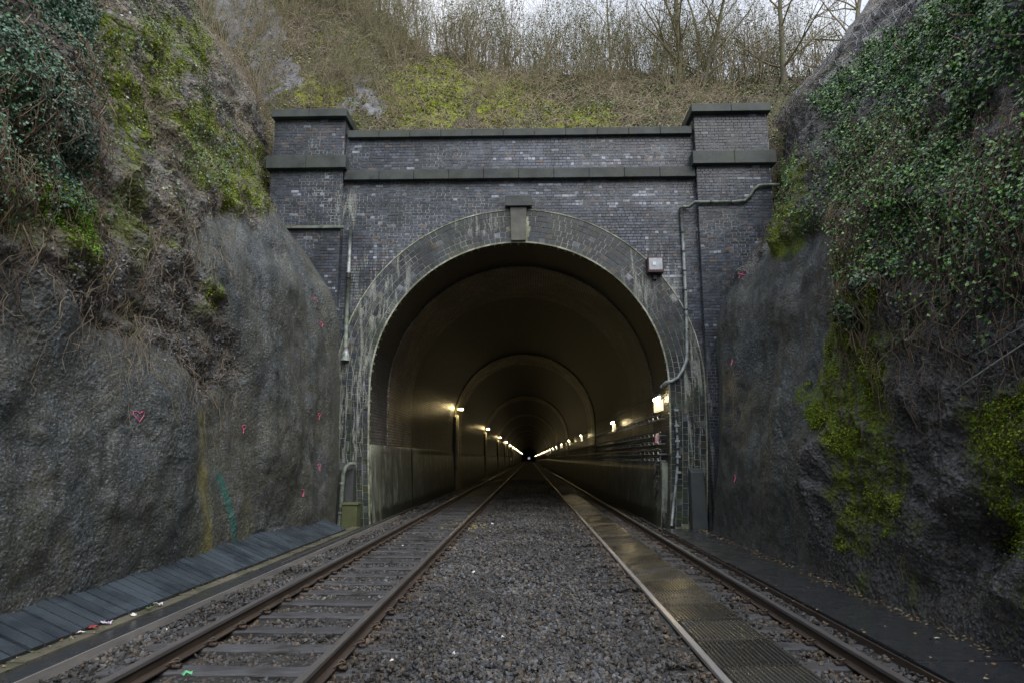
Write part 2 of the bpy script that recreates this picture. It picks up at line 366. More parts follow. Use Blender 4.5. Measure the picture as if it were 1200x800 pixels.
RBRIGHT = m_plain('rail_head_bright', (.55, .53, .52), .3, .25, 30, .6, .1, None, .5, (1, .05, 1))
GALV = m_plain('galvanised', (.42, .46, .47), .5, .35, 10, .35, .3, (.10, .12, .10)); PIPEG = m_plain('green_stained_pipe', (.20, .23, .20), .6, .4, 12, .1, .3, (.06, .08, .05))
DKMET = m_plain('dark_metal', (.04, .045, .045), .5, .3, 20, .3); CABLE = m_plain('cable_black', (.05, .05, .048), .5, .3, 20)
BARKB = m_plain('bramble_bark', (.38, .32, .22), .85, .5, 7, 0, .4, (.16, .13, .08)); BARK = m_plain('twig_bark', (.30, .25, .165), .85, .45, 5, 0, .4, (.17, .17, .08)); BARK2 = m_plain('tree_bark', (.15, .135, .10), .85, .4, 6, 0, .5, (.15, .17, .09))
ROOT = m_plain('dead_stem', (.26, .215, .15), .85, .5, 7, 0, .4, (.13, .10, .07)); ROOTD = m_plain('dark_dead_stem', (.19, .14, .095), .85, .5, 7, 0, .4, (.07, .05, .035)); LEAF = m_leaf('leaf_green', .3); MOSSM = m_leaf('moss_leaf', .9)
PINK = m_plain('pink_spray', (.62, .13, .26), .6, .1, 30); RUSTF = m_plain('maroon_frame', (.07, .03, .035), .5, .3, 20)
GLASSL = m_plain('lamp_glass', (.45, .48, .52), .15, .2, 8, .2, .05); NET = m_plain('net_wire', (.2, .21, .235), .55, .3, 10, .3)
WHITEST = m_plain('lime_streak', (.24, .27, .23), .8, .4, 25, 0, .4)
TUBE_Y = m_emit('lamp_tube', (1., .79, .42), 60.); TUBE_L = m_emit('lamp_bulb', (1., .77, .36), 75.); PANEL_Y = m_emit('lit_box_glow', (1., .80, .45), .42)

# ------------------------------------------------------------------ cutting walls (one sheet each side)
# profiles of (x, z) at stations along the line; every profile has the same number of points
LST = [(-25, [(-5.4, -.3), (-5.5, 2), (-5.8, 5.0), (-6.7, 7.6), (-7.9, 10.0), (-11.0, 14.0), (-19, 20)]),
       (8,   [(-5.25, -.3), (-5.35, 2), (-5.65, 5.0), (-6.6, 7.6), (-7.8, 10.0), (-11.0, 14.0), (-19, 20)]),
       (12,  [(-5.38, -.3), (-5.45, 2), (-5.8, 5.3), (-6.7, 8.0), (-7.9, 10.4), (-10.5, 14.5), (-18.5, 21)]),
       (15,  [(-5.27, -.3), (-5.35, 2), (-5.7, 5.8), (-6.9, 8.4), (-8.1, 10.6), (-10.0, 14.8), (-18, 22)]),
       (17.2, [(-5.25, -.3), (-5.3, 2.2), (-5.6, 6.2), (-7.1, 8.8), (-8.2, 10.5), (-9.5, 14.2), (-16.5, 22.5)]),
       (18.3, [(-5.25, -.3), (-5.30, 2.2), (-5.42, 6.3), (-7.3, 8.75), (-8.35, 10.2), (-8.9, 13.4), (-15.6, 22.5)]),
       (18.95, [(-5.6, -.3), (-5.6, 2.2), (-5.7, 6.0), (-7.9, 8.7), (-8.4, 10.2), (-8.7, 13.2), (-15.3, 22.5)]),
       (19.8, [(-6.4, -.3), (-6.4, 2.2), (-6.5, 6.0), (-8.4, 8.8), (-8.5, 10.2), (-8.7, 13.2), (-15.3, 22.5)]),
       (24,  [(-7, -.3), (-7, 2.2), (-7, 6.0), (-8.6, 8.8), (-8.8, 10.5), (-9.6, 14.5), (-16, 23)]),
       (70,  [(-7, -.3), (-7, 2.2), (-7, 6.0), (-8.6, 8.8), (-8.8, 10.5), (-9.6, 14.5), (-16, 23)])]
RST = [(-25, [(4.7, -.3), (4.9, 2), (5.4, 5.5), (6.5, 7.8), (7.6, 10.2), (10.6, 13.4), (19, 20)]),
       (7,   [(4.68, -.3), (4.85, 2), (5.4, 5.3), (6.4, 7.6), (7.5, 10.0), (10.6, 13.2), (19, 20)]),
       (11,  [(4.66, -.3), (4.85, 2), (5.5, 5.5), (6.3, 7.6), (7.4, 10.0), (10.4, 13.4), (19, 20.5)]),
       (14.5, [(4.72, -.3), (4.95, 2), (5.5, 5.9), (6.3, 7.9), (7.3, 10.3), (9.6, 13.6), (18, 21)]),
       (17.3, [(4.85, -.3), (5.1, 2.2), (5.25, 6.1), (6.9, 8.1), (8.0, 10.6), (9.6, 14.0), (16, 21)]),
       (18.3, [(4.86, -.3), (5.25, 2.2), (5.30, 6.1), (7.1, 8.1), (8.1, 10.6), (8.9, 13.6), (15, 20.8)]),
       (18.95, [(5.2, -.3), (5.5, 2.2), (5.6, 5.9), (7.5, 8.0), (8.1, 10.6), (8.6, 13.3), (15, 20.6)]),
       (19.8, [(6.2, -.3), (6.2, 2.2), (6.2, 5.9), (7.9, 8.0), (8.1, 10.6), (8.5, 13.2), (15, 20.3)]),
       (24,  [(7, -.3), (7, 2.2), (7, 6), (8, 8), (8.2, 10.5), (8.6, 13.6), (15, 19)]),
       (70,  [(7, -.3), (7, 2.2), (7, 6), (8, 8), (8.2, 10.5), (8.6, 13.6), (15, 19)])]
YS = np.concatenate([np.arange(-25, 3, .9), np.arange(3, 19.9, .055), np.arange(19.9, 26, .12), np.arange(26, 70, 2.)])
TS = np.concatenate([np.linspace(0, 4.0, 190, endpoint=False), np.linspace(4.0, 5.0, 60, endpoint=False), np.linspace(5.0, 6.0, 50)])
def wall_base(ST):
    ys = [s[0] for s in ST]; prof = np.array([s[1] for s in ST])          # S,7,2
    pr = np.stack([np.stack([np.interp(YS, ys, prof[:, k, c]) for k in range(7)], 1) for c in (0, 1)], 2)   # NY,7,2
    P = np.zeros((len(YS), len(TS), 3)); P[:, :, 1] = YS[:, None]
    for a, c in ((0, 0), (2, 1)):
        for i in range(len(YS)): P[i, :, a] = np.interp(TS, range(7), pr[i, :, c])
    k = np.array([1, 2, 3, 2, 1]) / 9.                                    # round the profile's corners a little
    for _ in range(4):
        Q = P.copy()
        for o, wgt in zip((-6, -3, 0, 3, 6), k):
            idx = np.clip(np.arange(len(TS)) + o, 0, len(TS) - 1)
            Q += wgt * P[:, idx] if o != -6 else wgt * P[:, idx] - P
        Q[:, 0] = P[:, 0]; Q[:, -1] = P[:, -1]; P = Q
    return P
def grid_normals(P, sgn):
    dy = np.gradient(P, axis=0); dt = np.gradient(P, axis=1); n = np.cross(dy, dt) * sgn
    return n / (np.linalg.norm(n, axis=2, keepdims=True) + 1e-9)
def jit(P, amp, s):
    f = P.reshape(-1, 3); return (fbm(f, 1.3, 4, s) * amp, fbm(f, 1.3, 4, s + 50) * amp)
L_ROCK = [(-400, -400), (420, -400), (400, 140), (318, 130), (312, 262), (240, 242), (215, 300), (262, 370), (285, 440), (242, 478), (200, 440), (150, 402), (90, 362), (0, 306), (-400, 250)]
R_SHOT = [(700, 700), (700, 340), (850, 345), (905, 296), (1000, 254), (985, 300), (972, 380), (985, 470), (955, 560), (950, 700)]
L_MOSS = [[(36, 215), (100, 225), (112, 300), (60, 300)], [(105, 20), (150, 30), (170, 130), (140, 130)], [(185, 145), (245, 150), (275, 215), (240, 225)], [(258, 165), (312, 160), (312, 255), (268, 240)],
          [(300, 60), (400, 80), (400, 130), (340, 110)], [(0, 170), (30, 200), (20, 260), (0, 260)], [(205, 20), (240, 30), (250, 80), (215, 70)], [(118, 90), (165, 100), (185, 170), (150, 190)], [(165, 20), (200, 20), (215, 120), (185, 100)], [(205, 130), (240, 110), (262, 160), (215, 160)], [(235, 330), (252, 340), (250, 372), (235, 365)], [(330, 20), (372, 30), (366, 70), (330, 60)]]
R_MOSS = [[(908, 195), (950, 185), (965, 230), (935, 295), (905, 300)], [(975, 300), (1010, 300), (1050, 420), (1058, 560), (1030, 640), (975, 640), (985, 540), (940, 470), (975, 400)], [(1130, 480), (1260, 430), (1260, 620), (1180, 660), (1150, 560)]]
def build_wall(ST, side):
    P = wall_base(ST); s = side                                          # s = -1 left, +1 right
    N = grid_normals(P, -1 if s < 0 else 1)
    if (N[100, 50, 0] > 0) == (s > 0): N = -N
    f = P.reshape(-1, 3); u, v = proj(f); ok = ~np.isnan(u)
    u = np.where(ok, u, -9999 * -s); v = np.where(ok, v, 500.)
    ju = fbm(f, 1.3, 4, 3) * 26; jv = fbm(f, 1.3, 4, 53) * 26; uu, vv = u + ju, v + jv
    z = f[:, 2]; near = f[:, 1] < 5
    if s < 0:
        rock = np.where(near, z > 5.5, inpoly(uu, vv, L_ROCK) | (z > 9.3)).astype(float)
        moss = np.zeros(len(f)); wet = .12 + .35 * fbm(f, .8, 3, 9); wet = np.clip(wet, 0, 1)
        for pg in L_MOSS: moss = np.maximum(moss, inpoly(uu, vv, pg))
        moss = np.maximum(moss, rock * sst(fbm(f, .9, 4, 91), .22, .34) * .8)
        litter = rock * sst(fbm(f, .6, 4, 71), -.15, .15) * (1 - .85 * sst(vv, 250, 330))
        ux = u + fbm(f, 2.5, 3, 5) * 5
        och = np.exp(-((ux - 238) / 9.) ** 2) * sst(v, 470, 490) * (1 - near)
        och = np.maximum(och, .25 * np.exp(-((ux - 290) / 9.) ** 2) * sst(v, 560, 600) * (1 - near))
        teal = np.exp(-(((u - (261 + (v - 545) * .15)) / 2.8)) ** 4) * sst(v, 545, 560) * (1 - near)
    else:
        shot = inpoly(uu, vv, R_SHOT); rock = 1. - shot; rock[near] = 1
        moss = np.zeros(len(f)); wet = np.where(shot, .25, .85) + .3 * fbm(f, .8, 3, 9); wet = np.clip(wet, 0, 1)
        for pg in R_MOSS: moss = np.maximum(moss, inpoly(uu, vv, pg))
        moss = np.maximum(moss, rock * sst(fbm(f, .8, 4, 91), .25, .4) * .7 * (z < 9))
        litter = rock * sst(fbm(f, .6, 4, 71), -.1, .2) * sst(z, 4, 7) * .8
        wet = wet * (1 - sst(z, 8.5, 10.5) * .7)
        och = np.zeros(len(f)); teal = np.zeros(len(f))
    # smooth the masks a little on the grid
    def sm(a, n=2):
        a = a.reshape(len(YS), len(TS)).astype(float)
        for _ in range(n):
            a = (a + np.roll(a, 1, 0) + np.roll(a, -1, 0) + np.roll(a, 1, 1) + np.roll(a, -1, 1)) / 5
        return a.ravel()
    rock = sm(rock, 4); moss = sm(moss, 2)
    d = .38 * fbm(f, .42, 3, 21) + .15 * fbm(f, 1.0, 3, 22, sc3=(1, 1.2, .3))
    crk = np.maximum(0, 1 - np.abs(vn(f * np.array([.9, .9, .7]), 29)) * 26) * (vn(f * .5, 30) > .1); ds = -.05 * crk + .04 * fbm(f, 3.2, 3, 23) + .018 * fbm(f, 8, 2, 24)
    lay = f.copy(); lay[:, 2] = lay[:, 2] + .35 * lay[:, 1] * (-s) * .6
    if s < 0: dr = -.10 - .16 * sst(v, 300, 380) + .34 * ridge(lay, .55, 4, 31, (1, .8, 1.7)) + .17 * ridge(lay, 1.9, 3, 32, (1, .7, 1.8)) + .07 * fbm(f, 7, 3, 33)
    else: dr = .26 * ridge(lay, .7, 4, 31, (1, 1, 1)) + .13 * ridge(lay, 2.4, 3, 32) + .05 * fbm(f, 7.5, 3, 33)
    if s > 0:   # hollows in the wet lower face
        lump = np.exp(-(((u - 1145) / 42) ** 2 + ((v - 640) / 42) ** 2)) + .6 * np.exp(-(((u - 1095) / 45) ** 2 + ((v - 690) / 30) ** 2)) + .4 * np.exp(-(((u - 1140) / 22) ** 2 + ((v - 720) / 50) ** 2))
        lump = np.where(near, 0, lump); dr = dr - 1.0 * lump ** 1.5 + .30 * lump * ridge(f, 3.2, 3, 77)
        gap = sst(np.abs(f[:, 1] - 12), 0, 9)
    hgt = z
    damp = np.clip(z / 1.2, .15, 1)
    yend = 1 - .75 * sst(f[:, 1], 17, 18.4) * (1 - .4 * sst(z, 8.5, 11))
    D = (d * damp + ds * (1 - rock) + dr * rock * damp) * yend
    D += .05 * moss * np.maximum(0, fbm(f, 10, 2, 41))
    f2 = f + N.reshape(-1, 3) * D[:, None]
    if s < 0:
        cut = (f2[:, 1] > 18.75) & (f2[:, 2] > 8.4); f2[:, 0] = np.where(cut & (f2[:, 2] < 13), np.minimum(f2[:, 0], -8.28), f2[:, 0])
    else:
        cut = (f2[:, 1] > 18.75) & (f2[:, 2] > 8.0); f2[:, 0] = np.where(cut & (f2[:, 2] < 13), np.maximum(f2[:, 0], 7.68), f2[:, 0])
    P2 = f2.reshape(P.shape); N2 = grid_normals(P2, 1)
    if (N2[100, 50, 0] > 0) == (s > 0): N2 = -N2
    ny, nt_ = len(YS), len(TS); a = (np.arange(ny - 1)[:, None] * nt_ + np.arange(nt_ - 1)[None]).ravel()
    F = np.stack([a, a + 1, a + nt_ + 1, a + nt_], 1)
    if s < 0: F = F[:, ::-1]
    me = mesh_np('rock_face', f2, F, dict(rock=rock, moss=moss, ochre=och, teal=teal, wet=wet, litter=litter), True)
    o = link('rock_face', me, WALLM); tag(o, kind='structure')
    return dict(o=o, P=P2, N=N2, u=proj(f2)[0].reshape(ny, nt_), v=proj(f2)[1].reshape(ny, nt_), rock=rock.reshape(ny, nt_), moss=moss.reshape(ny, nt_),
                bvh=BVHTree.FromPolygons(f2.tolist(), F.tolist()))
WL = build_wall(LST, -1); WR = build_wall(RST, 1)
tag(WL['o'], 'tall grey sprayed concrete and rock face on the walkway side of the cutting')
tag(WR['o'], 'dark wet rock face with moss and ivy beside the black matting')

# ------------------------------------------------------------------ ground
def gz(x, y=0):
    x = np.asarray(x, float)
    return -.03 + .05 * np.exp(-((x - -.2) / .9) ** 2) + .03 * sst(x, .9, 1.5) - .15 * sst(x, 1.58, 1.74) + .03 * sst(x, 3.2, 3.6)
xs = np.concatenate([[-60, -30], np.arange(-14, 14, .1), [30, 60]]); ys = np.concatenate([[-80, -30], np.arange(-10, 3, 1.), np.arange(3, 30, .12), np.arange(30, 100, 3.), [150, 300, 700, 1200, 3000]])
GX, GY = np.meshgrid(xs, ys, indexing='ij'); gf = np.stack([GX.ravel(), GY.ravel(), np.zeros(GX.size)], 1)
gf[:, 2] = gz(gf[:, 0]) - .02 + .018 * fbm(gf, 2.5, 3, 5) * (np.abs(gf[:, 0]) < 15)
a = (np.arange(len(xs) - 1)[:, None] * len(ys) + np.arange(len(ys) - 1)[None]).ravel()
tag(link('ground', mesh_np('ground', gf, np.stack([a, a + len(ys), a + len(ys) + 1, a + 1], 1), smooth=True), GROUND), kind='structure')

# ballast stones: crushed, angular, each its own solid
phi = (1 + 5 ** .5) / 2
ICO = np.array([(-1, phi, 0), (1, phi, 0), (-1, -phi, 0), (1, -phi, 0), (0, -1, phi), (0, 1, phi), (0, -1, -phi), (0, 1, -phi), (phi, 0, -1), (phi, 0, 1), (-phi, 0, -1), (-phi, 0, 1)]) / 1.9
ICF = np.array([(0, 11, 5), (0, 5, 1), (0, 1, 7), (0, 7, 10), (0, 10, 11), (1, 5, 9), (5, 11, 4), (11, 10, 2), (10, 7, 6), (7, 1, 8), (3, 9, 4), (3, 4, 2), (3, 2, 6), (3, 6, 8), (3, 8, 9), (4, 9, 5), (2, 4, 11), (6, 2, 10), (8, 6, 7), (9, 8, 1)])
def rotmats(n, r):
    q = r.normal(size=(n, 4)); q /= np.linalg.norm(q, axis=1, keepdims=True); a, b, c, d = q.T
    return np.stack([1 - 2 * (c * c + d * d), 2 * (b * c - a * d), 2 * (b * d + a * c), 2 * (b * c + a * d), 1 - 2 * (b * b + d * d), 2 * (c * d - a * b),
                     2 * (b * d - a * c), 2 * (c * d + a * b), 1 - 2 * (b * b + c * c)], 1).reshape(n, 3, 3)
def stones(n, x0, x1, y0, y1, s0, s1):
    return np.stack([rng.uniform(x0, x1, n), rng.uniform(y0, y1, n), rng.uniform(s0, s1, n)], 1)
S = np.concatenate([stones(11500, -4.18, 3.58, 4.2, 7.5, .018, .038), stones(11000, -4.18, 3.58, 7.5, 11, .02, .038),
                    stones(10000, -4.18, 3.58, 11, 15.5, .022, .04), stones(11500, -4.4, 3.7, 15.5, 24, .025, .045), stones(7000, -4.4, 3.4, 24, 36, .03, .05), stones(3500, -4.4, 3.4, 36, 60, .04, .06), stones(900, -5.3, -4.2, 16.5, 21, .015, .03),
                    stones(700, 3.6, 4.2, 17.5, 23, .02, .035), stones(6200, -1.6, 1.5, 4.2, 9, .016, .036)])
X, Y = S[:, 0], S[:, 1]
rail_x = [-3.30, -1.79, 1.64, 3.14]
keep = np.ones(len(S), bool)
for rx in rail_x: keep &= np.abs(X - rx) > .075
keep &= ~((X > 1.80) & (X < 2.62))
sl_y0, sl_dy = 4.15, .7
ph = (Y - sl_y0 + sl_dy / 2) % sl_dy - sl_dy / 2; onsl = (np.abs(ph) < .115) & (((X > -3.86) & (X < -1.22)) | ((X > 1.1) & (X < 3.7)))
r_ = rng.rand(len(S))
cover = np.where((X > -1.65), .5, np.where(X < -3.4, .5, .10)); cover = np.where(X > 1.1, .06, cover)
keep &= ~(onsl & (r_ > cover)); S = S[keep]; onsl = onsl[keep]; X, Y = S[:, 0], S[:, 1]; n = len(S); S[:, 2] *= .94
B = ICO[None] * (1 + rng.uniform(-.35, .3, (n, 12, 1))) * np.stack([rng.uniform(.8, 1.4, n), rng.uniform(.7, 1.1, n), rng.uniform(.45, .85, n)], 1)[:, None] * S[:, 2][:, None, None]
B = np.einsum('nij,nkj->nki', rotmats(n, rng), B)
zz = gz(X) - .022 * ((X > -3.3) & (X < -1.8)) - .01 + rng.uniform(-.012, .022, n) + np.where(onsl, .025, 0) + .02 * vn(np.stack([X * 1.6, Y * 1.6, X * 0], 1))
B += np.stack([X, Y, zz], 1)[:, None]
hue = rng.rand(n); base = rng.uniform(.028, .105, n) * np.where(rng.rand(n) > .9, 1.6, 1.)
T = base[:, None] * np.where(hue[:, None] < .4, np.array([[1.03, .98, .95]]), np.where(hue[:, None] < .75, np.array([[.92, 1., 1.12]]), np.array([[1.15, .98, .80]])))
nr_ = np.min(np.abs(X[:, None] - np.array(rail_x)[None]), 1); T = T * (1 + np.exp(-(nr_ / .22) ** 2)[:, None] * np.array([[.35, .02, -.3]])); dk = fbm(np.stack([X, Y, X * 0], 1), .7, 3, 77)[:, None]; T = T * (1 + dk * .7)
wht = rng.rand(n) > .9994; T[wht] = (.75, .76, .78)
yel = (np.exp(-((X + 1.9) / .9) ** 2) * np.exp(-((Y - 19) / 2.) ** 2) * rng.rand(n)) > .45; T[yel] = T[yel] * 0.6 + np.array([.16, .14, .03])
me = mesh_np('ballast', B.reshape(-1, 3), (ICF[None] + (np.arange(n) * 12)[:, None, None]).reshape(-1, 3), tint=np.repeat(T, 12, 0))
tag(link('ballast_stones', me, STONEB), 'grey brown crushed stone ballast between and around the rails', kind='stuff')

# ------------------------------------------------------------------ tracks
def rail_mesh(name, head_only=False):
    if head_only: pr = [(-.036, .115), (.036, .115), (.036, .145), (.03, .153), (-.03, .153), (-.036, .145)]
    else: pr = [(-.07, 0), (.07, 0), (.07, .012), (.012, .03), (.009, .1), (.033, .114), (-.033, .114), (-.009, .1), (-.012, .03), (-.07, .012)]
    ysr = [-12, 3, 6, 9, 12, 16, 22, 30, 45, 70, 110, 200, 400, 990]
    V = [(x, y, z) for y in ysr for x, z in pr]; m = len(pr)
    F = [(i * m + k, i * m + (k + 1) % m, (i + 1) * m + (k + 1) % m, (i + 1) * m + k) for i in range(len(ysr) - 1) for k in range(m)]
    b = MB(); b.V = V; b.F = F; return b.mesh(name)
RM, HM = rail_mesh('rail'), rail_mesh('rail_head', True)
def clip_mesh():
    b = MB()
    b.tube([(.035, -.05, .03), (.06, -.055, .05), (.10, -.03, .055), (.115, .01, .04), (.10, .05, .05), (.07, .055, .06), (.05, .02, .05), (.06, -.02, .035), (.10, -.06, .02), (.14, -.05, .015)], .011, 6)
    b.box(.05, .14, -.035, .035, -.005, .03, .008); return b.mesh('rail_clip', True)
CM = clip_mesh(); CM.materials.append(RAIL)
def sleeper_mesh(i):
    r = random.Random(i); b = MB(); nx = 14; prof = [(-.115, -.12), (-.115, -.02), (-.095, -.003), (-.04, 0), (.04, 0), (.095, -.003), (.115, -.02), (.115, -.12)]
    for k in range(nx + 1):
        x = -1.3 + 2.6 * k / nx
        e = .03 if k in (0, nx) else 0
        for (y, z) in prof: b.V.append((x, y * (1 - e) + r.uniform(-.012, .012), z + (r.uniform(-.01, .006) if z > -.1 else 0) - e * .3))
    m = len(prof)
    for k in range(nx):
        for j in range(m - 1): b.F.append((k * m + j, (k + 1) * m + j, (k + 1) * m + j + 1, k * m + j + 1))
    b.F.append(tuple(range(m))); b.F.append(tuple(nx * m + j for j in reversed(range(m))))
    return b.mesh('sleeper')
SM = [sleeper_mesh(i) for i in range(6)]
for m_ in SM: m_.materials.append(SLP)
def track(rx0, rx1, z0, label, bright):
    t = empty('railway_track', ((rx0 + rx1) / 2, 0, z0), label, 'railway track', 'railway tracks into the tunnel')
    cx = (rx0 + rx1) / 2
    for rx, br in ((rx0, bright), (rx1, False)):
        ro = link('rail', RM, None, t); ro.location = (rx - cx, 0, 0.008)
        if not RM.materials: RM.materials.append(RAIL)
        hm = HM.copy(); hm.materials.clear(); hm.materials.append(RBRIGHT if br else RHEAD)
        link('rail_head', hm, None, ro)
    for i in range(82):
        y = sl_y0 + sl_dy * i
        s_ = link('sleeper', SM[i % 6], None, t); s_.location = (random.uniform(-.04, .04), y, random.uniform(-.006, .004)); s_.rotation_euler.z = random.uniform(-.008, .008)
        if y < 21:
            for rx in (rx0, rx1):
                for sg in (-1, 1):
                    c_ = link('rail_clip', CM, None, s_); c_.location = (rx - cx + (.02 if sg > 0 else -.02) - s_.location.x, 0, .004 - s_.location.z); c_.rotation_euler.z = 0 if sg > 0 else math.pi
    return t
track(-3.30, -1.79, 0, 'railway track on dark timber sleepers beside the planked walkway', False)
track(1.64, 3.14, -.13, 'railway track with walking boards between its rails and one bright rail', True)

# boards sunk between the tracks
for x0, x1, yb in ((-.6, .2, 16.5), (-.48, .28, 21.7)):
    b = MB().box(x0, x1, yb - .16, yb + .16, -.06, .045, .006)
    tag(b.build('timber_board', SLP, bevel=.01), 'dark board sunk in the ballast between the tracks, %s' % ('the nearer of two' if yb < 18 else 'the farther, at the tunnel mouth'), 'board', 'boards in the ballast')

# walking panels in the four-foot of one track
t = empty('walking_boards', (2.21, 0, -.12), 'wet ribbed walking panels laid between the rails, shining amber near the tunnel', 'walking boards')
pm = []
for k in range(4):
    b = MB(); nr = 17
    b.box(-.39, .39, -.415, .415, -.03, .032, .004)
    for j in range(nr):
        yy = -.40 + .80 * (j + .5) / nr; xx = -.37 + .74 * (j + .5) / nr; b.box(xx - .011, xx + .011, -.405, .405, .0325, .047, .003)
    m_ = b.mesh('panel'); m_.materials.append(MAT_AMB if k % 2 == 0 else MAT_DKW); pm.append(m_)
for i in range(38):
    y = 3.6 + i * .90
    o = link('panel', pm[[0, 1, 2, 0, 3, 2, 1][i % 7]], None, t); o.location = (random.uniform(-.012, .012), y, random.uniform(-.004, .006)); o.rotation_euler = (random.uniform(-.03, .03), random.uniform(-.14, -.06) if y > 8.5 else random.uniform(-.06, 0), random.uniform(-.008, .008))

# ------------------------------------------------------------------ left walkway of planks, trough, thin rail
t = empty('plank_walkway', (-5.7, 0, 0), 'walkway of dark blue grey cross planks sloping up to the concrete face', 'walkway')
yy = 4.6; i = 0; pms = []
for k in range(5):
    b = MB(); wv = .165 + .02 * k / 4; b.box(-.82, 0, -wv / 2, wv / 2, -.035, 0, .004); m_ = b.mesh('plank'); m_.materials.append(PLK); pms.append((m_, wv))
while yy < 17.2:
    m_, wv = pms[i % 5]
    o = link('plank', m_, None, t); o.location = (1.0 + random.uniform(-.008, .008), yy, .085 + random.uniform(-.004, .004)); o.rotation_euler = (random.uniform(-.01, .01), .39 + random.uniform(-.008, .008), random.uniform(-.006, .006))
    yy += wv + .022; i += 1
MB().box(.93, .985, 4, 17.4, -.1, .052).build('edge_beam', DKMET, t)
for q in range(8): MB().add([(.2, 4.6 + q * 1.7, -.1), (.92, 4.6 + q * 1.7, -.1), (.92, 4.6 + q * 1.7, .04), (.2, 4.6 + q * 1.7, .33), (.2, 4.68 + q * 1.7, -.1), (.92, 4.68 + q * 1.7, -.1), (.92, 4.68 + q * 1.7, .04), (.2, 4.68 + q * 1.7, .33)], [(0, 1, 2, 3), (4, 7, 6, 5), (2, 6, 7, 3), (0, 4, 5, 1)]).build('bearer', CABLE, t)
for x0, x1, zt, name, mt, lab in ((-4.77, -4.53, .045, 'trough_lid', CONC, 'concrete'),):
    t = empty('cable_trough', (0, 0, 0), 'pale stained concrete cable trough lids beside the plank walkway', 'cable trough')
    y = 4.2; bb = m_stone('trough_concrete', (.06, .055, .042), (.12, .11, .085), .5)
    while y < 17.6:
        b = MB().box(x0, x1, y, y + .985, -.05, zt + random.uniform(-.006, .006), .004); b.build('trough_lid', bb, t); y += 1.0
b = MB()
b.box(-4.52, -4.22, 2, 22, -.05, .035, .004)
t = empty('steel_channel', (0, 0, 0), 'flat black steel strip with one bright worn edge beside the ballast', 'steel channel')
b.build('flat_strip', MAT_BLACK, t)
MB().box(-4.215, -4.195, 2, 22, -.04, .052).build('bright_edge', RBRIGHT, t)
MB().box(-4.4, -4.33, 12, 26, .0351, .05, .003).build('cable', CABLE, t)

# right walkway of black matting
t = empty('black_walkway', (0, 0, 0), 'walkway of wet black mats between the outer rail and the dark rock face', 'walkway')
y = 3.2; i = 0
while y < 18.4:
    b = MB().box(3.66, 5.3, y, y + 1.19, -.12, -.045 + .0, .003); o = b.build('mat', MAT_BLACK, t); o.location = (0, 0, random.uniform(-.006, .008)); o.rotation_euler.y = random.uniform(-.004, .004)
    y += 1.2; i += 1
MB().box(3.605, 3.625, 2, 26, -.14, -.062).build('edge_angle', RAIL, t)

def leaves(P, N, size, tint, r, droop=.3, elong=1.25, spread=.9):
    """little bent leaves: 4 corners each"""
    n = len(P); d = N + r.normal(size=(n, 3)) * spread * .6; d /= np.linalg.norm(d, axis=1, keepdims=True)
    tdir = r.normal(size=(n, 3)) + np.array([0, 0, -droop * 3]); tdir -= (tdir * d).sum(1, keepdims=True) * d; tdir /= np.linalg.norm(tdir, axis=1, keepdims=True) + 1e-9
    b = np.cross(d, tdir); s = size[:, None]
    V = np.stack([P, P + tdir * s * .5 * elong + b * s * .5 - d * s * .12, P + tdir * s * elong + d * s * .04, P + tdir * s * .5 * elong - b * s * .5 - d * s * .12], 1)
    F = np.array([(0, 1, 2), (0, 2, 3)])[None] + (np.arange(n) * 4)[:, None, None]
    return V.reshape(-1, 3), F.reshape(-1, 3), np.repeat(tint, 4, 0)
def pal(cols, n, r, var=.3):
    cols = np.array(cols); t = cols[r.randint(0, len(cols), n)]; return t * (1 + r.uniform(-var, var, (n, 1)))

# ------------------------------------------------------------------ portal brickwork
YF = 19.3; YP = 19.05; CX, ZC, RI, RO = -.30, 3.95, 4.42, 5.43
HC = .093
def tint_at(x, z, region, r):
    p = np.stack([x * .9, z * 2.2, 0 * x + region], 1); nn_ = fbm(p, .8, 3, 61); n = len(x)
    dark = np.array([.042, .05, .068]); mid = np.array([.125, .147, .20]); pale = np.array([.36, .39, .47]); brown = np.array([.17, .135, .13])
    k = np.clip(.45 + nn_ * .9 + r.normal(size=n) * .33, 0, 1)
    if region == 0: k = np.clip(k + .45 * np.exp(-((x - .8) / 3.2) ** 2) * sst(z, 6.5, 9) - .1, 0, 1)
    if region == 1: k = k * .55
    if region == 2: k = k * .7
    T = dark + (mid - dark) * k[:, None]
    rowp = (h3((z / HC).astype(np.int64), 0 * x.astype(np.int64) + 3, 0 * x.astype(np.int64), 5) > .6); pl = (r.rand(n) < .012 + (.06 + .75 * rowp) * np.clip(nn_ * .9 + (.38 * np.exp(-((x - 1.6) / 3.) ** 2) * sst(z, 6.5, 9) if region == 0 else .0) - .08, 0, .6)); T[pl] = pale * (.6 + .7 * r.rand(pl.sum(), 1))
    br = r.rand(n) < .05; T[br] = brown * (.5 + .7 * r.rand(br.sum(), 1))
    if region == 1:
        bb = (z > 11.4) & (r.rand(n) < .25); T[bb] = brown * (.8 + .6 * r.rand(bb.sum(), 1))
    return T
QF = np.array([(0, 1, 5, 4), (1, 2, 6, 5), (2, 3, 7, 6), (3, 0, 4, 7), (4, 5, 6, 7)])
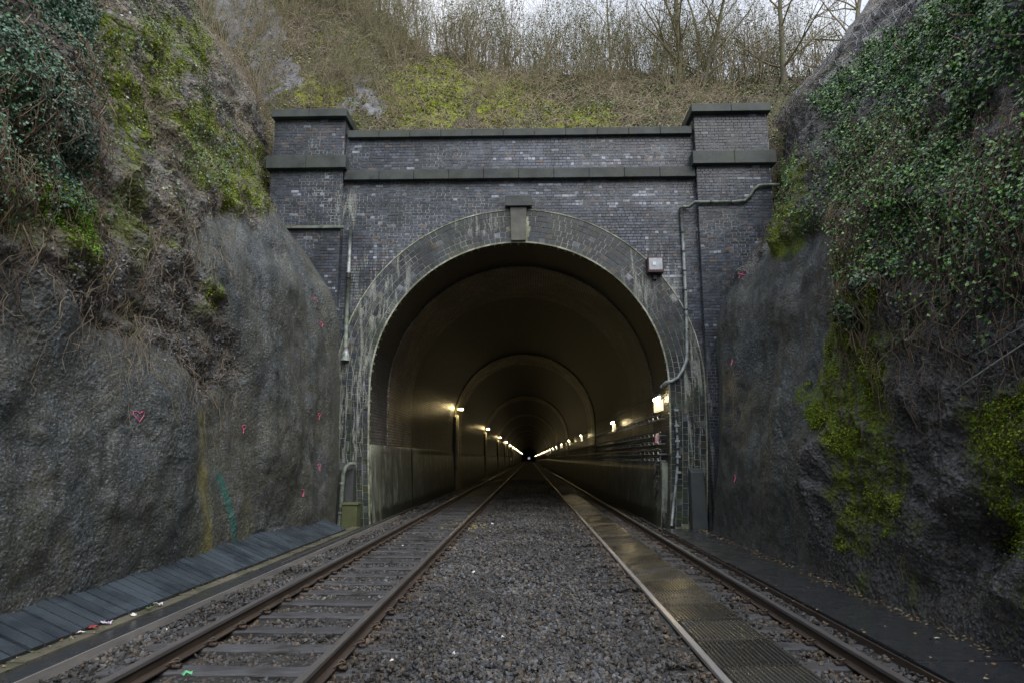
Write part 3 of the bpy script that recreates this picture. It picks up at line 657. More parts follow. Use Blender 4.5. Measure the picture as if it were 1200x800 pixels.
def bricks_front(L, yf, depth=.03):
    """L: n x 4 (x0, x1, z0, z1) bricks lying in a plane facing the camera -> verts, faces"""
    L = np.asarray(L); n = len(L); o = rng.uniform(-.004, .005, n); tl = rng.uniform(-.002, .002, (n, 4)); e = .004
    x0, x1, z0, z1 = L.T; yb = np.full(n, yf + depth); y = yf - o
    V = np.stack([np.stack([x0, yb, z0], 1), np.stack([x1, yb, z0], 1), np.stack([x1, yb, z1], 1), np.stack([x0, yb, z1], 1),
                  np.stack([x0 + e, y + tl[:, 0], z0 + e], 1), np.stack([x1 - e, y + tl[:, 1], z0 + e], 1), np.stack([x1 - e, y + tl[:, 2], z1 - e], 1), np.stack([x0 + e, y + tl[:, 3], z1 - e], 1)], 1)
    return V.reshape(-1, 3), (QF[None] + (np.arange(n) * 8)[:, None, None]).reshape(-1, 4)
def course(x0, x1, z0, z1, excl=None, joint=.011):
    out = []; nrow = int(round((z1 - z0) / HC)); hh = (z1 - z0) / nrow
    for k in range(nrow):
        za, zb = z0 + k * hh + joint / 2, z0 + (k + 1) * hh - joint / 2
        L = .122 if k % 2 else .242
        segs = [(x0, x1)]
        if excl:
            ex = excl((za + zb) / 2)
            if ex: segs = [(x0, ex[0]), (ex[1], x1)]
        for a, b in segs:
            if b - a < .05: continue
            x = a - (.06 if k % 2 == 0 and (k // 2) % 2 else 0)
            while x < b - .02:
                xa, xb = max(x, a) + joint / 2, min(x + L, b) - joint / 2
                if xb - xa > .03: out.append((xa, xb, za, zb))
                x += L
    return out
portal = empty('tunnel_portal', (CX, YF, 0), 'blue grey brick tunnel portal with stone copings, pilasters and wide round arch', 'tunnel portal')
def P_(name, b, mat, bevel=0, parent=None, smooth=False):
    o = b.build(name, mat, parent or portal, smooth, bevel); o.matrix_parent_inverse = Matrix.Translation(-Vector((CX, YF, 0))) if parent is None else Matrix()
    return o
def excl_arch(z):
    if z < ZC: return (CX - RO, CX + RO)
    d = RO ** 2 - (z - ZC) ** 2
    return (CX - math.sqrt(d), CX + math.sqrt(d)) if d > 0 else None
XL0, XL1, XR0, XR1 = -8.0, -5.74, 5.17, 7.43
# backing walls (mortar joints show between bricks)
def holed_backing():
    b = MB(); K = 64; pts = []
    for k in range(K + 1):
        a = math.pi * k / K; pts.append((CX + RO * .99 * math.cos(a), ZC + RO * .99 * math.sin(a)))
    top = 12.0; F = []
    for k in range(K):
        (xa, za), (xb, zb) = pts[k], pts[k + 1]
        i = len(b.V); b.V += [(xa, YF + .007, za), (xb, YF + .007, zb), (xb, YF + .007, top), (xa, YF + .007, top)]; b.F.append((i, i + 3, i + 2, i + 1))
    for xa, xb in ((XL1 - .3, CX - RO * .99), (CX + RO * .99, XR0 + .3)):
        i = len(b.V); b.V += [(xa, YF + .007, -.3), (xb, YF + .007, -.3), (xb, YF + .007, top), (xa, YF + .007, top)]; b.F.append((i, i + 1, i + 2, i + 3))
    return b
P_('spandrel_wall', holed_backing(), MORTAR)
P_('parapet_core', MB().box(XL1 - .2, XR0 + .2, YF + .0085, YF + .75, 9.9, 11.95), MORTAR)
for a, b_ in ((XL0, XL1), (XR0, XR1)):
    P_('pilaster', MB().box(a + .006, b_ - .006, YP + .007, YF + 1.1, -.3, 12.36), MORTAR)
def add_bricks(rects, yf, region, indiv=0, name='brick'):
    L = np.array(rects); xm = (L[:, 0] + L[:, 1]) / 2; zm = (L[:, 2] + L[:, 3]) / 2; T = tint_at(xm, zm, region, rng)
    full = ((np.abs(L[:, 1] - L[:, 0] - .231) < .003) | (np.abs(L[:, 1] - L[:, 0] - .111) < .003))
    pick = np.zeros(len(L), bool)
    if indiv:
        idx = np.where(full & ((L[:, 1] - L[:, 0]) > .2))[0]; idx = idx[np.argsort(-(1e3 * (np.abs(zm[idx] - 8.6) < 20) - np.abs(zm[idx] - 8.9)))][:indiv]; pick[idx] = True
        variants = {}
        for q in idx:
            t_ = T[q]; key = (int(t_[0] * 40), int(t_[2] * 30))
            if key not in variants:
                V, F = bricks_front([(-.1155, .1155, -HC / 2 + .0055, HC / 2 - .0055)], 0.)
                m_ = mesh_np('brick', V, F, tint=np.tile(t_, (8, 1))); m_.materials.append(BRICK); variants[key] = m_
            o = link(name, variants[key], None, portal); o.location = (xm[q] - CX, yf - YF + rng.uniform(-.003, .003), zm[q])
    L2 = L[~pick]; V, F = bricks_front(L2, yf)
    return V, F, np.repeat(T[~pick], 8, 0)
VV, FF, TT = [], [], []
def acc(r):
    V, F, T = r; b = sum(len(v) for v in VV); VV.append(V); FF.append(F + b); TT.append(T)
acc(add_bricks(course(XL1, XR0, -.2, 10.37, excl_arch), YF, 0))
acc(add_bricks(course(XL1, XR0, 10.77, 11.81), YF, 0))
acc(add_bricks(course(XL0, XL1, 6.0, 10.68), YP, 1, 150)); acc(add_bricks(course(XL0, XL1, -.1, 6.0), YP, 1))
acc(add_bricks(course(XL0 + .02, XL1 - .01, 11.15, 12.38), YP, 1))
acc(add_bricks(course(XR0, XR1, 5.0, 10.68), YP, 2, 150)); acc(add_bricks(course(XR0, XR1, -.1, 5.0), YP, 2))
acc(add_bricks(course(XR0, XR1 - .02, 11.15, 12.38), YP, 2))
# the inner side faces of the pilasters
for xs_, sg, reg in ((XL1, 1, 1), (XR0, -1, 2)):
    V, F, T = add_bricks(course(YP, YF - .005, -.1, 10.68) + course(YP, YF - .005, 11.15, 12.38), 0., reg)
    V2 = V.copy(); V2[:, 0] = xs_ - sg * V[:, 1]; V2[:, 1] = V[:, 0]; acc((V2, F if sg < 0 else F[:, ::-1], T))
o = link('brickwork', mesh_np('brickwork', np.concatenate(VV) - np.array([CX, YF, 0]), np.concatenate(FF), tint=np.concatenate(TT)), BRICK, portal); tag(o, kind='stuff')

# arch ring: six courses of bricks turned on edge, running down both jambs
def shrink(z): return .16 * np.clip((ZC - z) / ZC, 0, 1.1) ** 2
def ring_pt(s, r):
    """s: metres along the ring from the right foot, r: radius"""
    z_j = s; arc = (s - ZC) / ((RI + RO) / 2)
    ca, sa = np.cos(arc), np.sin(arc)
    S_t = math.pi * (RI + RO) / 2
    x = np.where(s < ZC, CX + r - shrink(s), np.where(s < ZC + S_t, CX + r * ca, CX - r + shrink(2 * ZC + S_t - s)))
    z = np.where(s < ZC, z_j, np.where(s < ZC + S_t, ZC + r * sa, 2 * ZC + S_t - s)); return x, z
STOT = 2 * ZC + math.pi * (RI + RO) / 2
def ring():
    nr = 6; dr = (RO - RI) / nr; A = []; C_ = []
    for k in range(nr):
        s = -.1 + .07 * k
        while s < STOT + .1:
            L = random.choice((.17, .19, .21, .19)); sa, sb = s + .007, s + L - .007; ra, rb = RI + k * dr + .008, RI + (k + 1) * dr - .008
            A.append((sa, sb, ra, rb)); s += L
    A = np.array(A); mid = (A[:, 0] + A[:, 1]) / 2
    xk, _ = ring_pt(mid, (A[:, 2] + A[:, 3]) / 2); zk = _
    A = A[~((np.abs(xk - CX) < .29) & (zk > 8))]
    return A
A = ring(); n = len(A)
x00, z00 = ring_pt(A[:, 0], A[:, 2]); x10, z10 = ring_pt(A[:, 1], A[:, 2]); x11, z11 = ring_pt(A[:, 1], A[:, 3]); x01, z01 = ring_pt(A[:, 0], A[:, 3])
pr = rng.uniform(-.004, .003, n); yb = np.full(n, YF + .0); yf = YF - .035 - pr
C4 = np.stack([np.stack([x00, z00], 1), np.stack([x10, z10], 1), np.stack([x11, z11], 1), np.stack([x01, z01], 1)], 1)
cen = C4.mean(1, keepdims=True); C4i = cen + (C4 - cen) * .982
V = np.zeros((n, 8, 3)); V[:, :4, 0] = C4[:, :, 0]; V[:, :4, 2] = C4[:, :, 1]; V[:, :4, 1] = yb[:, None]
V[:, 4:, 0] = C4i[:, :, 0]; V[:, 4:, 2] = C4i[:, :, 1]; V[:, 4:, 1] = yf[:, None]
cm = cen[:, 0]; T = tint_at(cm[:, 0], cm[:, 1], 2, rng) * .55
gr = fbm(np.stack([cm[:, 0], cm[:, 1], cm[:, 0] * 0], 1), .9, 3, 88); T += np.clip(gr, 0, 1)[:, None] * np.array([[.06, .075, .03]])
ang = np.arctan2(cm[:, 1] - ZC, cm[:, 0] - CX)
lime = ((np.exp(-((ang - 2.62) / .16) ** 2) + .8 * np.exp(-((ang - .62) / .16) ** 2) + .5 * np.exp(-((ang - 2.95) / .2) ** 2)) * rng.rand(n)) > .42
T[lime] = T[lime] * .5 + np.array([.11, .12, .115]) * (.4 + .9 * rng.rand(lime.sum(), 1))
Vl = V - np.array([CX, YF, 0]); sel = np.argsort(cm[:, 1] * 1.0 + rng.rand(n) * .01); indiv = set(sel[(cm[sel, 1] > 3.6)][:300].tolist())
rest = np.array([i for i in range(n) if i not in indiv])
for i in sorted(indiv):
    c0 = Vl[i].mean(0); m_ = mesh_np('arch_brick', Vl[i] - c0, QF, tint=np.tile(T[i], (8, 1))); m_.materials.append(BRICK)
    o = link('arch_brick', m_, None, portal); o.location = c0
o = link('arch_brickwork', mesh_np('arch_brickwork', Vl[rest].reshape(-1, 3), (QF[None] + (np.arange(len(rest)) * 8)[:, None, None]).reshape(-1, 4), tint=np.repeat(T[rest], 8, 0)), BRICK, portal); tag(o, kind='stuff')
def ring_band(ra, rb, y0, y1, name, mat, s0=-.15, s1=None, K=120, skip=None, thick=True):
    s = np.linspace(s0, s1 or STOT + .15, K); xa, za = ring_pt(s, ra); xb, zb = ring_pt(s, rb); b = MB()
    for k in range(K): b.V += [(xa[k], y0, za[k]), (xb[k], y0, zb[k]), (xb[k], y1, zb[k]), (xa[k], y1, za[k])]
    for k in range(K - 1):
        i = 4 * k; j = i + 4
        for q in range(4): b.F.append((i + q, i + (q + 1) % 4, j + (q + 1) % 4, j + q))
    return P_(name, b, mat)
ring_band(RI - .0, RO, YF - .025, YF + .3, 'ring_joints', RMORTAR)
ring_band(RO + .003, RO + .035, YF - .05, YF + .05, 'hood_line', RMORTAR)
ring_band(RI - .035, RI + .012, YF - .055, YF - .02, 'arris_line', RMORTAR, s0=2.)

# stone courses, block by block
def blocks(name, x0, x1, y0, y1, z0, z1, ln, mat=STONE, weather=.04, gap=.008):
    nb = max(1, int(round((x1 - x0) / ln))); L = (x1 - x0) / nb
    for k in range(nb):
        a, b_ = x0 + k * L + gap / 2, x0 + (k + 1) * L - gap / 2; j = random.uniform(-.004, .004); m = MB()
        m.add([(a, y0 + j, z0), (b_, y0 + j, z0), (b_, y1, z0), (a, y1, z0), (a, y0 + j, z1 - weather), (b_, y0 + j, z1 - weather), (b_, y1, z1), (a, y1, z1), ],
              [(0, 3, 2, 1), (4, 5, 6, 7), (0, 1, 5, 4), (1, 2, 6, 5), (2, 3, 7, 6), (3, 0, 4, 7)])
        P_(name, m, mat, .012)
blocks('coping_stone', -5.68, 5.12, 19.15, 20.05, 11.81, 12.09, .95)
blocks('string_stone', -5.72, 5.15, 19.10, 19.295, 10.37, 10.77, 1.05, weather=.09)
for a, b_ in ((-8.12, -5.62), (5.03, 7.56)):
    blocks('band_stone', a, b_, 18.87, 20.3, 10.68, 11.15, 1.27, weather=.06)
for a, b_ in ((-8.04, -5.66), (5.06, 7.50)):
    blocks('cap_stone', a, b_, 18.85, 20.5, 12.38, 12.66, 1.22, weather=.02)
n = 5200; r = np.random.RandomState(33); q = r.rand(n)
lx = np.where(q < .35, r.uniform(-5.6, 5.1, n), np.where(q < .6, r.uniform(-5.6, 5.1, n), np.where(r.rand(n) < .5, r.uniform(-8.1, -5.65, n), r.uniform(5.05, 7.5, n))))
ly = np.where(q < .35, 19.15 + r.rand(n) * .1, np.where(q < .6, 19.2 + r.rand(n) * .08, 18.9 + r.rand(n) * .12)); lz = np.where(q < .35, 12.06, np.where(q < .6, 10.72, np.where(r.rand(n) < .6, 11.11, 12.65)))
kk = fbm(np.stack([lx, ly * 0, lz * 3], 1), 1.5, 3, 4) > -.02; P = np.stack([lx, ly, lz + .0 * lx], 1)[kk]
V, F, T = leaves(P, np.tile([[0, -.4, 1.]], (len(P), 1)), r.uniform(.012, .03, len(P)), pal([(.12, .16, .03), (.07, .10, .02), (.18, .20, .05)], len(P), r), r, 0, 1., .8)
o = link('moss', mesh_np('moss', V - np.array([CX, YF, 0]), F, tint=T), MOSSM, portal); tag(o, kind='stuff')
b = MB(); b.add([(-.52, YF - .14, 8.38), (-.07, YF - .14, 8.38), (-.04, YF - .14, 9.46), (-.55, YF - .14, 9.46), (-.52, YF + .5, 8.38), (-.07, YF + .5, 8.38), (-.04, YF + .5, 9.46), (-.55, YF + .5, 9.46)],
                [(0, 1, 2, 3), (4, 7, 6, 5), (0, 4, 5, 1), (1, 5, 6, 2), (2, 6, 7, 3), (3, 7, 4, 0)]); P_('keystone', b, GSTONE, .015)
P_('keystone_cap', MB().box(-.70, .12, YF - .22, YF + .2, 9.463, 9.80, .01), STONE, .01)
# lime and lichen runs on the left jamb
for k in range(7):
    x = random.uniform(-5.62, -4.75); z0 = random.uniform(.3, 3.4); L = random.uniform(.5, 1.9); b = MB(); pts = []
    for q in range(8): pts.append((x + .05 * math.sin(q + k) * random.random(), YF - .052, z0 + L * q / 7))
    rs = [.006 + .012 * random.random() for _ in range(8)]
    b.tube(pts, rs, 5); P_('lime_run', b, WHITEST if k % 3 else BOXSTONE)

# ------------------------------------------------------------------ tunnel
tun = empty('tunnel_lining', (0, 0, 0), 'long brick lined tunnel bore with lighter lit rings running to a vanishing point', 'tunnel')
def section(y0, y1, dr, mat, name, zmin=-.35, ny=2, front=0):
    r = RI - dr; K = 56; S_t = math.pi * r; prof = []
    for z in np.linspace(zmin, ZC, 12)[:-1]: prof.append((CX + r - float(shrink(z)), z))
    for k in range(K + 1):
        a = math.pi * k / K; prof.append((CX + r * math.cos(a), ZC + r * math.sin(a)))
    for z in np.linspace(ZC, zmin, 12)[1:]: prof.append((CX - r + float(shrink(z)), z))
    m = len(prof); yl = np.linspace(y0, y1, ny); V = [(x, y, z) for y in yl for x, z in prof]
    F = [(i * m + k, i * m + k + 1, (i + 1) * m + k + 1, (i + 1) * m + k) for i in range(ny - 1) for k in range(m - 1)]
    cum = [0]
    for k in range(m - 1): cum.append(cum[-1] + math.dist(prof[k], prof[k + 1]))
    uvs = [(y, cum[k]) for y in yl for k in range(m)]
    if front:
        for (yy_, flip) in ((y0, 0), (y1, 1)):
            base_ = len(V); V += [(x, yy_, z) for x, z in prof] + [(CX + (x - CX) * 1.05, yy_, ZC + (z - ZC) * 1.05) for x, z in prof]
            uvs += [(yy_, cum[k]) for k in range(m)] + [(yy_ + .2, cum[k]) for k in range(m)]
            for k in range(m - 1): F.append((base_ + k, base_ + k + 1, base_ + m + k + 1, base_ + m + k))
    me = bpy.data.meshes.new(name); me.from_pydata(V, [], F); ul = me.uv_layers.new(name='uv')
    li = np.zeros(len(me.loops), np.int32); me.loops.foreach_get('vertex_index', li); ul.data.foreach_set('uv', np.array(uvs, np.float32)[li].ravel())
    me.polygons.foreach_set('use_smooth', [True] * len(me.polygons)); me.update()
    return link(name, me, mat, tun)
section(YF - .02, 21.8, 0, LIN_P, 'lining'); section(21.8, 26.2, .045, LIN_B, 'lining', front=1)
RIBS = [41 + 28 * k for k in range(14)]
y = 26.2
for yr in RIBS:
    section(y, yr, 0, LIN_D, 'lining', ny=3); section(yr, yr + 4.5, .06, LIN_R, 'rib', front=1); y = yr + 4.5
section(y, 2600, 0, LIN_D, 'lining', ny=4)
def dado(sg, y0, y1, z1, th, mat=DADO, grow_=0):
    zs = np.linspace(-.3, z1, 9); b = MB(); ysd = np.concatenate([np.linspace(y0, min(y1, y0 + 14), 24), np.linspace(min(y1, y0 + 14), y1, 6)[1:]]); V = []
    for y in ysd:
        for z in zs: V.append((CX + sg * (RI - float(shrink(z)) - th - grow_ * float(sst(np.array(y), y0 + 1, y0 + 12))), y, z))
        V.append((CX + sg * (RI + .1), y, z1 + .06))
    m = len(zs) + 1; b.V = V; b.F = [(i * m + k, i * m + k + 1, (i + 1) * m + k + 1, (i + 1) * m + k) for i in range(len(ysd) - 1) for k in range(m - 1)]
    i = len(b.V); b.V += [(CX + sg * (RI - float(shrink(z)) - th), y0, z) for z in zs] + [(CX + sg * (RI + .1), y0, z) for z in zs]
    q = len(zs); b.F += [(i + k, i + k + 1, i + q + k + 1, i + q + k) for k in range(q - 1)]
    return b.build('dado', mat, tun, True)
dado(-1, YF + .03, 26.2, 2.25, .07); dado(-1, 26.2, 40.4, 2.25, .05); dado(-1, 40.4, 200, 2.2, .05)
dado(1, YF + .4, 200, 1.75, .16, grow_=.28)
# pale blocks added as painted lamp glow down the wall, each with a cable riser
for yr in RIBS[:6]:
    MB().box(CX - RI + .0, CX - RI + .30, yr + .12, yr + .95, -.2, 4.55).build('lamp_glow_strip', GLOWSTRIP, tun)
    MB().box(CX - RI + .02, CX - RI + .20, yr - .12, yr + .02, -.2, 4.4).build('cable_riser', CABLE, tun)

# lamps
def lamp_left(y, label):
    t = empty('tunnel_lamp', (-4.25, y, 4.92), label, 'lamp', 'lamps along the plank walkway side of the tunnel')
    MB().box(-.14, .14, -.10, .10, .0, .07, .02).build('housing', DKMET, t)
    MB().box(-.13, .13, -.09, .09, -.09, -.001, .0).build('bulb', TUBE_L, t)
    MB().tube([(-.14, 0, .04), (-.52, 0, -.05)], .02, 6).build('bracket', DKMET, t)
names = ['nearest', 'second nearest', 'third nearest', 'fourth nearest']
for k, yr in enumerate(RIBS):
    lamp_left(yr, '%s yellow lamp on the rail-side wall away from the cable runs' % names[k] if k < 4 else 'tiny yellow lamp far down the tunnel, on the wall without cable runs')
def lamp_right(y, k):
    lab = ('bright tube lamp above a lit cream box just inside the arch' if k == 0 else '%s yellow tube lamp along the cable runs, counted inward' % ['', 'second', 'third', 'fourth', 'fifth', 'sixth'][k]) if k < 6 else 'small yellow tube lamp deep in the tunnel above the cable runs'
    x = 3.86 if k == 0 else (3.72 if k == 1 else 3.62)
    t = empty('tube_lamp', (x, y, 3.62 if k == 0 else 3.42), lab, 'lamp', 'tube lamps above the cable runs')
    L = .8 if k == 0 else .5
    MB().box(-.03, .07, -L / 2 - .03, L / 2 + .03, .035, .10, .01).build('housing', GALV, t)
    b = MB().tube([(0, -L / 2, 0), (0, L / 2, 0)], .034, 10); b.build('tube', TUBE_Y, t, True)
    MB().box(.02, .12, -L / 2 + .02, L / 2 - .02 + (.25 if k == 0 else 0), -.36, -.045, .004).build('lit_box', PANEL_Y, t)  # glow given to the box paints in the tube's light on it
    MB().tube([(.06, 0, .08), (.5, 0, .25)], .018, 6).build('bracket', DKMET, t)
YRL = [19.95, 29.6, 46.5, 60.4, 74.6, 88.6] + [88.6 + 14.1 * k for k in range(1, 24)]
for k, y in enumerate(YRL): lamp_right(y, k)

# cable runs on the right wall
t = empty('cable_runs', (0, 0, 0), 'rows of cables on brackets along the tunnel wall under the tube lamps', 'cables')
def wx(z, y): return CX + (RI - float(shrink(z))) - .12 - .16 * float(sst(np.array(float(y)), 21, 31))
for z, rr, mt in ((3.10, .025, CABLE), (2.66, .035, CABLE), (2.62, .02, GALV), (2.08, .04, CABLE), (1.90, .035, CABLE), (3.78, .02, CABLE), (1.95, .02, CABLE), (2.36, .022, GALV), (2.42, .028, CABLE), (3.16, .016, GALV), (2.13, .02, GALV), (1.84, .018, GALV)):
    pts = []
    for k, y in enumerate([19.9, 20.6, 21.3, 22, 22.7, 23.4, 24.2, 26, 28, 31, 34, 38, 43, 50, 60, 80, 120, 250]):
        sag = .02 * math.sin(k * 1.9 + z * 3) if k > 0 and y < 30 else 0
        pts.append((wx(z, y) - .06, y, z + sag))
    MB().tube(pts, rr, 7).build('cable', mt, t, True)
for y in [19.95 + .75 * k for k in range(24)]:
    for z in (3.07, 2.58, 2.33, 2.03, 1.83):
        x = wx(z, y); MB().box(x - .12, x + .12, y - .02, y + .02, z - .05, z - .028).add([(x - .13, y - .02, z - .05), (x - .11, y - .02, z - .05), (x - .11, y + .02, z + .03), (x - .13, y + .02, z + .03)], [(0, 1, 2, 3)]).build('bracket', GALV, t)
# small cable box with hanging loops under the runs
t = empty('cable_ladder', (3.78, 20.3, 0), 'tangle of clips and looped cables on an upright bracket just inside the arch foot', 'cable bracket')
MB().box(.1, .16, -.16, -.12, .15, 1.8).box(.1, .16, .12, .16, .15, 1.8).build('upright', DKMET, t)
for k in range(9): MB().box(.08, .13, -.16, .16, .3 + k * .17, .33 + k * .17).build('rung', GALV, t)
for k in range(5):
    z = .35 + .3 * k; MB().tube([(.06, -.14, z + .25), (.0, -.05, z + .12), (-.02, .05, z), (.04, .12, z + .1), (.09, .15, z + .28)], .014, 6).build('cable_loop', CABLE if k % 2 else GALV, t, True)
t = empty('hanging_tag', (3.86, 20.05, 2.6), 'small pink and white bag hanging from the cable runs', 'bag')
b = MB(); b.add([(-.05, 0, -.02), (.06, 0, -.02), (.10, -.02, -.28), (-.09, -.03, -.30), (-.05, .05, -.02), (.06, .05, -.02), (.09, .08, -.28), (-.08, .09, -.31)], [(0, 1, 2, 3), (4, 7, 6, 5), (0, 3, 7, 4), (1, 5, 6, 2), (2, 6, 7, 3), (0, 4, 5, 1)])
b.build('pouch', m_plain('bag_cloth', (.42, .36, .42), .7, .5, 14, 0, .2, (.45, .06, .12)), t, bevel=.015)

# ------------------------------------------------------------------ conduits, floodlight, boxes
def thing_mesh(name, b, mat, label, cat, smooth=True, bevel=0): return tag(b.build(name, mat, None, smooth, bevel), label, cat)
t = empty('conduit', (4.72, YF - .08, 9.4), 'pale galvanised conduit running down the wall and bending into the arch to the lamp', 'conduit')
def rel(pts, o): return [tuple(Vector(p) - Vector(o)) for p in pts]
O_ = (4.72, YF - .08, 9.4)
MB().tube(rel([(4.68, YF - .08, 9.40), (4.70, YF - .08, 8.2), (4.70, YF - .085, 7), (4.69, YF - .085, 5.9), (4.66, YF - .10, 5.0), (4.64, YF - .11, 4.72), (4.52, YF - .11, 4.42), (4.36, YF - .11, 4.18), (4.2, YF - .10, 4.08), (4.02, YF - .05, 4.04), (3.96, YF + .3, 3.95)], O_), .052, 10).build('pipe', GALV, t, True)
for z in [9.2, 8.6, 8.0, 7.4, 6.8, 6.2, 5.6, 5.05]: MB().tube(rel([(4.69, YF - .08, z - .02), (4.69, YF - .08, z + .02)], O_), .064, 10).build('saddle', DKMET, t)
t = empty('conduit', (5.2, 18.9, 9.4), 'grey green pipe crossing the ivy-side pilaster with an S bend', 'conduit'); O_ = (5.2, 18.9, 9.4)
MB().tube(rel([(4.70, YF - .09, 9.42), (4.92, YF - .13, 9.40), (5.06, YP - .10, 9.47), (5.3, YP - .08, 9.47), (6.2, YP - .08, 9.47), (6.55, YP - .08, 9.50), (6.72, YP - .08, 9.66), (6.84, YP - .08, 9.86), (7.0, YP - .08, 9.98), (7.3, YP - .08, 10.0), (7.62, YP - .08, 10.0)], O_), .052, 10).build('pipe', PIPEG, t, True)
for x in (5.5, 6.1): MB().tube(rel([(x, YP - .08, 9.47), (x + .04, YP - .08, 9.47)], O_), .062, 10).build('saddle', DKMET, t)
t = empty('conduit', (-5.45, YF - .1, 5.0), 'pale upright pipe with dark joints beside the rock-side pilaster', 'conduit'); O_ = (-5.45, YF - .1, 5.0)
MB().tube(rel([(-5.47, YF - .1, 8.85), (-5.47, YF - .1, 7.3)], O_), .055, 10).build('pipe', GALV, t, True)
MB().tube(rel([(-5.47, YF - .1, 7.3), (-5.46, YF - .1, 5.1)], O_), .062, 10).build('pipe', PIPEG, t, True)
MB().tube(rel([(-5.47, YF - .1, 7.25), (-5.47, YF - .1, 7.4)], O_), .075, 10).build('collar', DKMET, t)
MB().tube(rel([(-5.45, YF - .1, 5.15), (-5.45, YF - .1, 4.95), (-5.45, YF - .12, 4.7)], O_), [.05, .11, .14], 8).build('funnel', GALV, t, True)
thing_mesh('ledge_pipe', MB().box(-8.35, -5.62, YP - .13, YP - .01, 8.74, 8.82), PIPEG, 'thin lichened metal ledge across the rock-side pilaster', 'ledge', False, .01)
t = empty('conduit', (4.2, YF - .1, 0), 'long pale cable conduit running down the lit jamb beside the grey post', 'conduit'); O_ = (4.2, YF - .1, 0)
pts = [(4.22, YF - .09, 3.4), (4.25, YF - .10, 2.9), (4.27, YF - .10, 2.3), (4.24, YF - .10, 1.7), (4.18, YF - .10, 1.2), (4.08, YF - .10, .6), (4.0, YF - .10, .0)]
MB().tube(rel(pts, O_), .04, 8).build('pipe', GALV, t, True)
for k in range(9): z = 3.2 - .22 * k; MB().box(4.19 - 4.2, 4.32 - 4.2, -.06, -.0, z, z + .06).build('saddle', DKMET if k % 2 else GALV, t)
t = empty('floodlight', (3.80, YF - .1, 7.55), 'square floodlight in a maroon frame above the arch ring', 'floodlight')
MB().box(-.24, .24, -.22, .08, -.26, .22, .0).build('housing', RUSTF, t, bevel=.02)
MB().box(-.195, .195, -.232, -.2201, -.18, .18).build('glass', GLASSL, t)
MB().box(-.09, -.0, -.245, -.2321, -.04, .06).build('bulb', m_plain('pale_bulb', (.8, .82, .85), .2, .1), t)
MB().box(-.05, .05, -.06, .06, -.42, -.261).build('bracket', DKMET, t)
# grey tapering post at the right foot
b = MB(); b.add([(4.50, 18.82, -.1), (4.93, 18.82, -.1), (4.93, 19.24, -.1), (4.50, 19.24, -.1), (4.53, 18.90, 1.48), (4.90, 18.90, 1.48), (4.90, 19.22, 1.60), (4.53, 19.22, 1.60)], [(0, 3, 2, 1), (4, 5, 6, 7), (0, 1, 5, 4), (1, 2, 6, 5), (2, 3, 7, 6), (3, 0, 4, 7)])
thing_mesh('stone_post', b, CONC, 'dark grey tapering post with a sloped top at the arch foot', 'post', False, .02)
b = MB().box(-5.15, -4.72, 18.42, 18.85, -.05, .60, .01).box(-5.17, -4.70, 18.40, 18.87, .601, .66, .01)
thing_mesh('mossy_box', b, BOXSTONE, 'small square green stained concrete box at the rock-side arch foot', 'box', False, .012)
b = MB().box(-5.50, -5.0, 18.95, 19.24, -.05, 1.55, .0).add([(-5.5, 18.95, 1.551), (-5.0, 18.95, 1.551), (-5.0, 19.24, 1.551), (-5.5, 19.24, 1.551), (-5.4, 19.15, 1.75), (-5.1, 19.15, 1.75)], [(0, 1, 5, 4), (1, 2, 5), (2, 3, 4, 5), (3, 0, 4)])
thing_mesh('metal_cabinet', b, CONC, 'tall dark metal cabinet behind the green stained box', 'cabinet', False, .01)
t = empty('drain_pipe', (-5.25, 18.7, 0), 'pale green swan necked pipe beside the dark cabinet', 'pipe')
MB().tube([(-.02, .0, .0), (.0, 0, .5), (.01, 0, 1.1), (.03, 0, 1.45), (.08, .03, 1.62), (.18, .10, 1.70), (.3, .2, 1.70)], .06, 10).build('pipe', PIPEG, t, True)
for z in (.35, 1.15): MB().tube([(0, 0, z), (0, 0, z + .05)], .075, 10).build('collar', GALV, t)

# ------------------------------------------------------------------ bank above the portal
bx = np.arange(-18, 19, .09); by = np.concatenate([np.arange(19.75, 27, .09), np.arange(27, 80, 1.5)])
BX, BY = np.meshgrid(bx, by, indexing='ij')
def bank_z(x, y):
    lift = 1.1 * sst(-x, .5, 4) + 3.6 * sst(-x, 3.5, 9.5) - .5 * sst(x, 3, 8)
    return 11.85 + (5.7 + lift) * np.clip((y - 20.05) / 4.9, 0, 1) ** .93 - np.clip(20.05 - y, 0, 1) * 14. + .05 * np.clip(y - 25, 0, 60)
bf = np.stack([BX.ravel(), BY.ravel(), bank_z(BX, BY).ravel()], 1)
amp = sst(bf[:, 1], 20.0, 21)
bf[:, 2] += amp * (.55 * fbm(bf, .7, 4, 12) + .32 * ridge(bf, 1.3, 3, 13) - .15 + .10 * fbm(bf, 6, 2, 14))
bf[:, 2] = np.maximum(bf[:, 2], 9.9)
bu, bv = proj(bf); bu2 = bu + fbm(bf, 1.5, 3, 15) * 18; bv2 = bv + fbm(bf, 1.5, 3, 16) * 10
BMOSS = [[(455, 85), (520, 68), (555, 95), (540, 150), (470, 150), (445, 120)], [(560, 90), (600, 70), (640, 110), (600, 150), (560, 150)], [(640, 120), (720, 125), (730, 160), (640, 160)], [(345, 90), (400, 100), (400, 130), (350, 120)]]
BROCK = [[(215, -60), (300, -60), (352, 95), (318, 122), (280, 60)], [(410, 85), (428, 88), (450, 125), (440, 140), (425, 120)], [(398, 110), (415, 112), (420, 128), (402, 126)]]
mo = np.zeros(len(bf)); ro = np.zeros(len(bf))
for pg in BMOSS: mo = np.maximum(mo, inpoly(bu2, bv2, pg))
for pg in BROCK: ro = np.maximum(ro, inpoly(bu2, bv2, pg))
